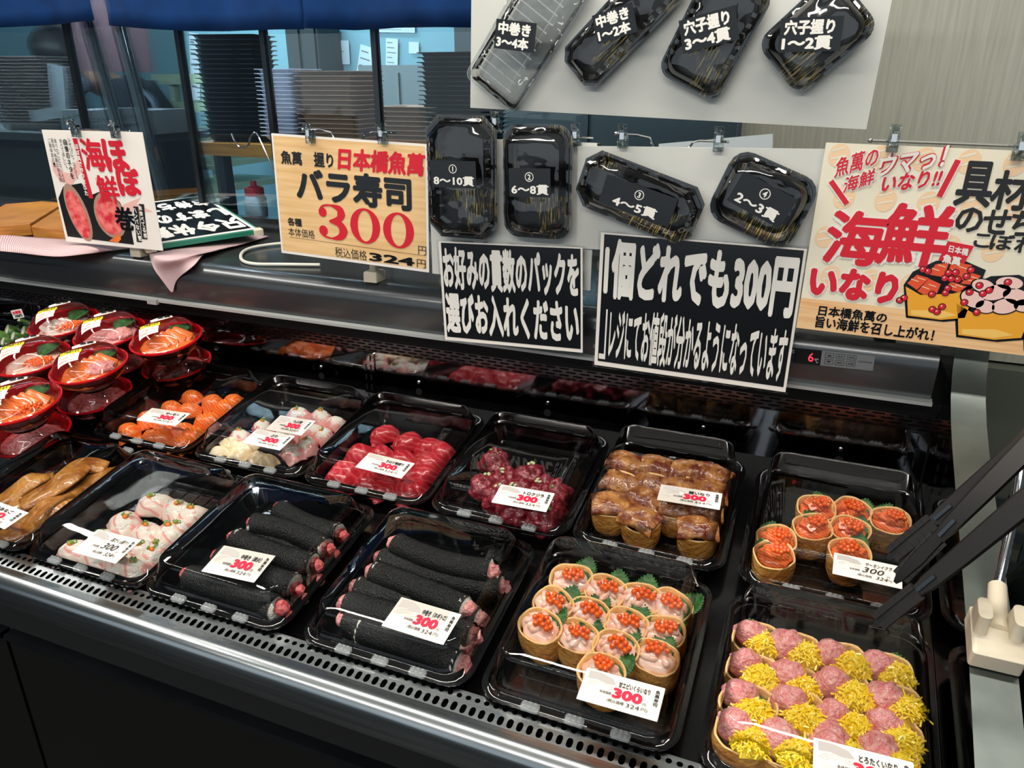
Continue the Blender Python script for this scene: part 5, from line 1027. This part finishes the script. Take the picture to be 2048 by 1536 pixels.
def stack(px, pytop, pybot, y, n, m, hx, hy, desc, rz=0, z=None):
    p = at_y(px, pybot, y); z0 = p.z if z is None else z; top = at_y(px, pytop, y).z; pt = (top-z0-.02)/max(n-1, 1); a = stack_tray(m, hx, hy)
    for i in range(n):
        o = a if i == 0 else a.copy()
        if i: C.objects.link(o)
        o.location = (p.x+random.uniform(-.002, .002), y+hy, z0+.0005+i*pt); o.rotation_euler = (0, 0, rz+random.uniform(-.02, .02))
        tag(o, '%s, %s from the top' % (desc, ORD[n-1-i]), 'tray', desc.split(' in ')[1]+' trays' if ' in ' in desc else desc)
stack(455, 68, 284, KY, 22, 'black', .085, .07, 'black tray in the tallest stack behind the glass', .25, kz)
stack(555, 138, 284, KY, 17, 'traywhite', .055, .07, 'white tray in the pale stack behind the glass', .05, kz)
stack(655, 142, 292, KY, 15, 'traybrown', .085, .07, 'brownish tray in the wide stack behind the glass', .0, kz)
stack(812, 214, 296, KY, 8, 'traybrown', .075, .07, 'brownish tray in the shortest stack behind the glass', .05, kz)
stack(905, 104, 296, KY, 20, 'black', .085, .07, 'black tray in the stack next to the white board', -.05, kz)
stack(40, 112, 250, KY, 21, 'traygrey', .105, .08, 'grey tray in the stack on the side bench', .12, z0)
for i, (a, c, l) in enumerate((((172, 43), (233, 256), 'dark chrome post behind the glass nearer the photo edge'), ((238, 55), (291, 262), 'dark chrome post behind the glass nearer the tall tray stack'))):
    p, q = at_y(*a, 1.53), at_y(*c, 1.53); d = (p-q).normalized(); b = MB(); b.tube([q-d*((q.z-SH)/d.z if d.z else 0), p+d*.35], .018, 14); tag(b.build('glass_post', 'chrome'), l, 'post', 'posts behind the glass')
def flat(name, label, cat, px, y, m, t=.001, group=None): o = Sheet(name, label, cat, px, py_(y), m, t=t, group=group).done(); return o
flat('hanging_sheet', 'pinkish plastic sheet hanging in front of the bent worker', 'sheet', [(138, -20), (286, -20), (298, 142), (152, 143)], 1.66, 'kpink')
# cardboard tray of papers with printed name
bx = thing('carton', 'low white carton with printed letters on the side bench behind the roll poster', 'carton'); p0, p1 = at_y(124, 256, 1.56), at_y(270, 248, 1.56); b = MB()
b.box((p0.x, 1.56, z0+.0008), (p1.x, 1.75, at_y(190, 221, 1.56).z)); b.build('carton_body', 'kpaper', bx, smooth=False); s = Sheet('printed_side', None, None, [(124, 224), (270, 218), (270, 244), (124, 256)], py_(1.5595), 'kpaper', t=.0004, parent=bx)
s.text('ユニバース', .36, .45, .68, .8, 'ink', .0); s.text('ユニバース', .74, .38, .98, .72, 'ink', .0); s.text('しょうゆ', .03, .15, .30, .42, 'greenroll', .03); s.done()
for i, (px, l) in enumerate((([(50, 226), (118, 216), (120, 232), (70, 240)], 'loose white paper sheet on the side bench, flatter one'), ([(98, 222), (104, 116), (116, 146), (136, 215)], 'folded white sheet propped beside the worker'))): flat('paper_sheet', l, 'paper', px, 1.585+.04*i, 'kpaper', group='loose papers')
# pale green trolley
tr = thing('tray_trolley', 'pale green trolley with slotted shelves behind the tallest tray stack', 'trolley'); TYY = 2.78
for k, (xa, xb, py0) in enumerate(((312, 470, 154), (322, 470, 208), (332, 470, 264), (340, 470, 320), (352, 470, 368))):
    a, c = at_y(xa, py0, TYY), at_y(xb, py0, TYY); b = MB(); b.box((a.x, TYY-.03, a.z-.012), (c.x, TYY+.35, a.z+.012)); b.box((a.x+.04, TYY-.034, a.z-.030), (c.x-.02, TYY-.03, a.z-.012)); b.build('shelf_rail', 'palegreen', tr)
for xa, xb in ((332, 370), (402, 424)):
    a, c = at_y(xa, 165, TYY), at_y(xb, 365, TYY); b = MB(); b.box((min(a.x, c.x)+.02, TYY-.01, 0), (min(a.x, c.x)+.05, TYY+.02, a.z)); b.build('upright', 'palegreen', tr)
# wall papers and cabinets
for i, (px, l, m) in enumerate((([(580, 72), (640, 74), (640, 126), (582, 124)], 'white notice on the kitchen wall above the brownish stack, wider one', 'kpaper'), ([(634, 80), (700, 82), (698, 128), (636, 128)], 'white notice on the kitchen wall beside the wider notice', 'kpaper'), ([(770, 76), (796, 78), (796, 140), (774, 138)], 'narrow white notice on the kitchen wall beyond the screen bar', 'kpaper'), ([(705, 92), (738, 94), (756, 190), (726, 172)], 'curling white notice near the screen bar', 'kpaper'),
        ([(384, 66), (400, 68), (398, 205), (378, 200)], 'tall printed calendar strip beside the tallest tray stack', 'kpaper'), ([(818, 84), (838, 84), (838, 108), (818, 106)], 'small white switch plate notice near the white board', 'kpaper'), ([(600, 44), (640, 44), (640, 70), (600, 70)], 'white notice just under the noren', 'kpaper'), ([(740, 40), (830, 40), (830, 66), (740, 64)], 'long pale notice under the noren above the bar', 'kpaper'))):
    s = Sheet('wall_notice', l, 'notice', px, py_(3.39), m, t=.002, group='notices on the kitchen wall')
    if i not in (5,):
        for k in range(5): s.rect(.1, .12+.16*k, .55+.3*((k*7) % 3)/2, .15+.16*k, 'kgrey', 1)
    s.done({'kgrey': 'printed_lines'})
for i, (a, c, y, m, l) in enumerate((((690, 130), (880, 420), 3.0, 'kgrey', 'grey refrigerator cabinet behind the shortest tray stack'), ((540, 40), (640, 420), 3.1, 'kdark', 'dark cabinet behind the pale tray stack'), ((885, 40), (1468, 420), 2.95, 'kdark', 'dark cabinet behind the white boards'))):
    p, q = at_y(*a, y), at_y(*c, y); t = thing('kitchen_cabinet', l, 'cabinet', group='kitchen cabinets'); b = MB(); b.box((p.x, y+.1, .02), (q.x, y+.28, p.z)); b.build('cabinet_body', m, t)
    for k in (0, 1): w_ = (q.x-p.x)/2; b = MB(); b.box((p.x+.01+k*w_, y+.088, .1), (p.x+(k+1)*w_-.01, y+.099, p.z-.03)); d_ = b.build('door', m, t); b = MB(); b.box((p.x+w_-.03+k*.05, y+.07, p.z*.55), (p.x+w_-.02+k*.05, y+.087, p.z*.7)); b.build('handle', 'steel', d_)
bt = thing('sauce_bottle', 'frosted squeeze bottle with red cap behind the break sign', 'bottle'); p = at_y(491, 415, 1.56); b = MB(); n = 20
b.rings([[V((p.x+r*math.cos(2*PI*k/n), 1.60+r*math.sin(2*PI*k/n), z)) for k in range(n)] for r, z in ((.026, SH+.001), (.028, SH+.01), (.028, at_y(490, 398, 1.57).z), (.022, at_y(490, 392, 1.57).z))]); b.build('bottle_body', 'bottle', bt)
b = MB(); b.rings([[V((p.x+r*math.cos(2*PI*k/n), 1.60+r*math.sin(2*PI*k/n), z)) for k in range(n)] for r, z in ((.024, at_y(490, 393, 1.57).z), (.024, at_y(490, 378, 1.57).z), (.008, at_y(490, 374, 1.57).z), (.007, at_y(490, 364, 1.57).z))]); b.build('cap', 'redcap', bt)
b = MB(); b.box((-2.4, 1.52, 0), (WX-.01, 1.585, SH-.001)); struct('trim_9', b, 'steel_dark')
flat('blue_card', 'pale blue card standing on the shelf behind pack 4', 'card', [(1318, 292), (1545, 263), (1546, 300), (1318, 310)], 1.44, 'kpaper')
# person bending over the bench, head down, mask on
def skin(name, verts, edges, rad, m, parent=None, lev=2):
    me = bpy.data.meshes.new(name); me.from_pydata([tuple(v) for v in verts], edges, []); o = bpy.data.objects.new(name, me); C.objects.link(o)
    o.modifiers.new('k', 'SKIN'); sd = o.modifiers.new('s', 'SUBSURF'); sd.levels = lev; sd.render_levels = lev
    for i, r in enumerate(rad): me.skin_vertices[0].data[i].radius = (r, r) if not isinstance(r, tuple) else r
    me.skin_vertices[0].data[0].use_root = True
    dg = bpy.context.evaluated_depsgraph_get(); m2 = bpy.data.meshes.new_from_object(o.evaluated_get(dg)); bpy.data.objects.remove(o); m2.name = name
    m2.materials.clear(); m2.materials.append(M[m]); m2.shade_smooth(); o = bpy.data.objects.new(name, m2); C.objects.link(o); o.parent = parent; return o
PY = 2.22
def q(x, y, dy=0): return at_y(x, y, PY+dy)
per = thing('person', 'worker in dark clothes and white mask bending over behind the glass', 'person')
hd = q(140, 128); pel = q(352, 400, .25); ch = q(292, 240, .12); nk = q(218, 172, .04); sh1 = q(250, 190, -.13); el1 = q(262, 300, -.20); wr1 = q(200, 262, -.30)
sh2 = q(262, 172, .28); el2 = q(300, 290, .30)
vb = [pel, (pel+ch)/2, ch, nk, (nk+hd)/2, hd, hd+(hd-nk)*.6, sh1, el1, wr1, wr1+(wr1-el1)*.3, sh2, el2, pel+V((.02, -.02, -.45)), pel+V((.02, .02, -.95))]
eb = [(0, 1), (1, 2), (2, 3), (3, 4), (4, 5), (5, 6), (2, 7), (7, 8), (8, 9), (9, 10), (2, 11), (11, 12), (0, 13), (13, 14)]
skin('body', vb, eb, [.10, .10, .10, .055, .06, .085, .06, .06, .042, .03, .035, .06, .042, .11, .08], 'skin', per)
skin('tunic', [pel, (pel+ch)/2, ch, (ch+nk)/2, nk*.8+ch*.2, sh1, el1, (el1*.3+wr1*.7), sh2, el2], [(0, 1), (1, 2), (2, 3), (3, 4), (2, 5), (5, 6), (6, 7), (2, 8), (8, 9)], [.15, .15, .15, .10, .075, .085, .062, .05, .08, .06], 'navy', per)
b = MB(); b.blob(hd+V((-.025, .0, .045)), (.115, .105, .10), .08, 14, 24, 16); b.build('hair', 'hair', per, ang=180)
b = MB(); m_ = q(150, 168, -.075); b.blob(m_, (.060, .035, .042), .08, 20, 18, 12); b.build('mask', 'mask', per, ang=180)
for a, c in (((118, 120), (128, 160)), ((138, 118), (134, 158))): b = MB(); b.tube([q(*a, -.10), q(*c, -.10)], .004, 6); b.build('mask_loop', 'mask', per)
b = MB(); b.blob(q(128, 146, -.085), (.028, .012, .012), .1, 20, 12, 8); b.build('brow', 'skin', per, ang=180)
b = MB(); c_ = nk*.7+ch*.3; ax = (ch-nk).normalized(); u_ = ax.orthogonal().normalized(); w_ = ax.cross(u_); b.rings([[c_+ax*z+(u_*math.cos(t)+w_*math.sin(t))*r for t in (2*PI*k/18 for k in range(18))] for r, z in ((.088, -.012), (.10, -.012), (.104, .012), (.09, .012))], False, False); b.build('collar', 'rosecloth', per)
b = MB(); b.tube(catmull([q(283, 178, -.12), q(304, 205, -.13), q(318, 240, -.12)], 4), .006, 6); b.build('apron_string', 'mask', per)
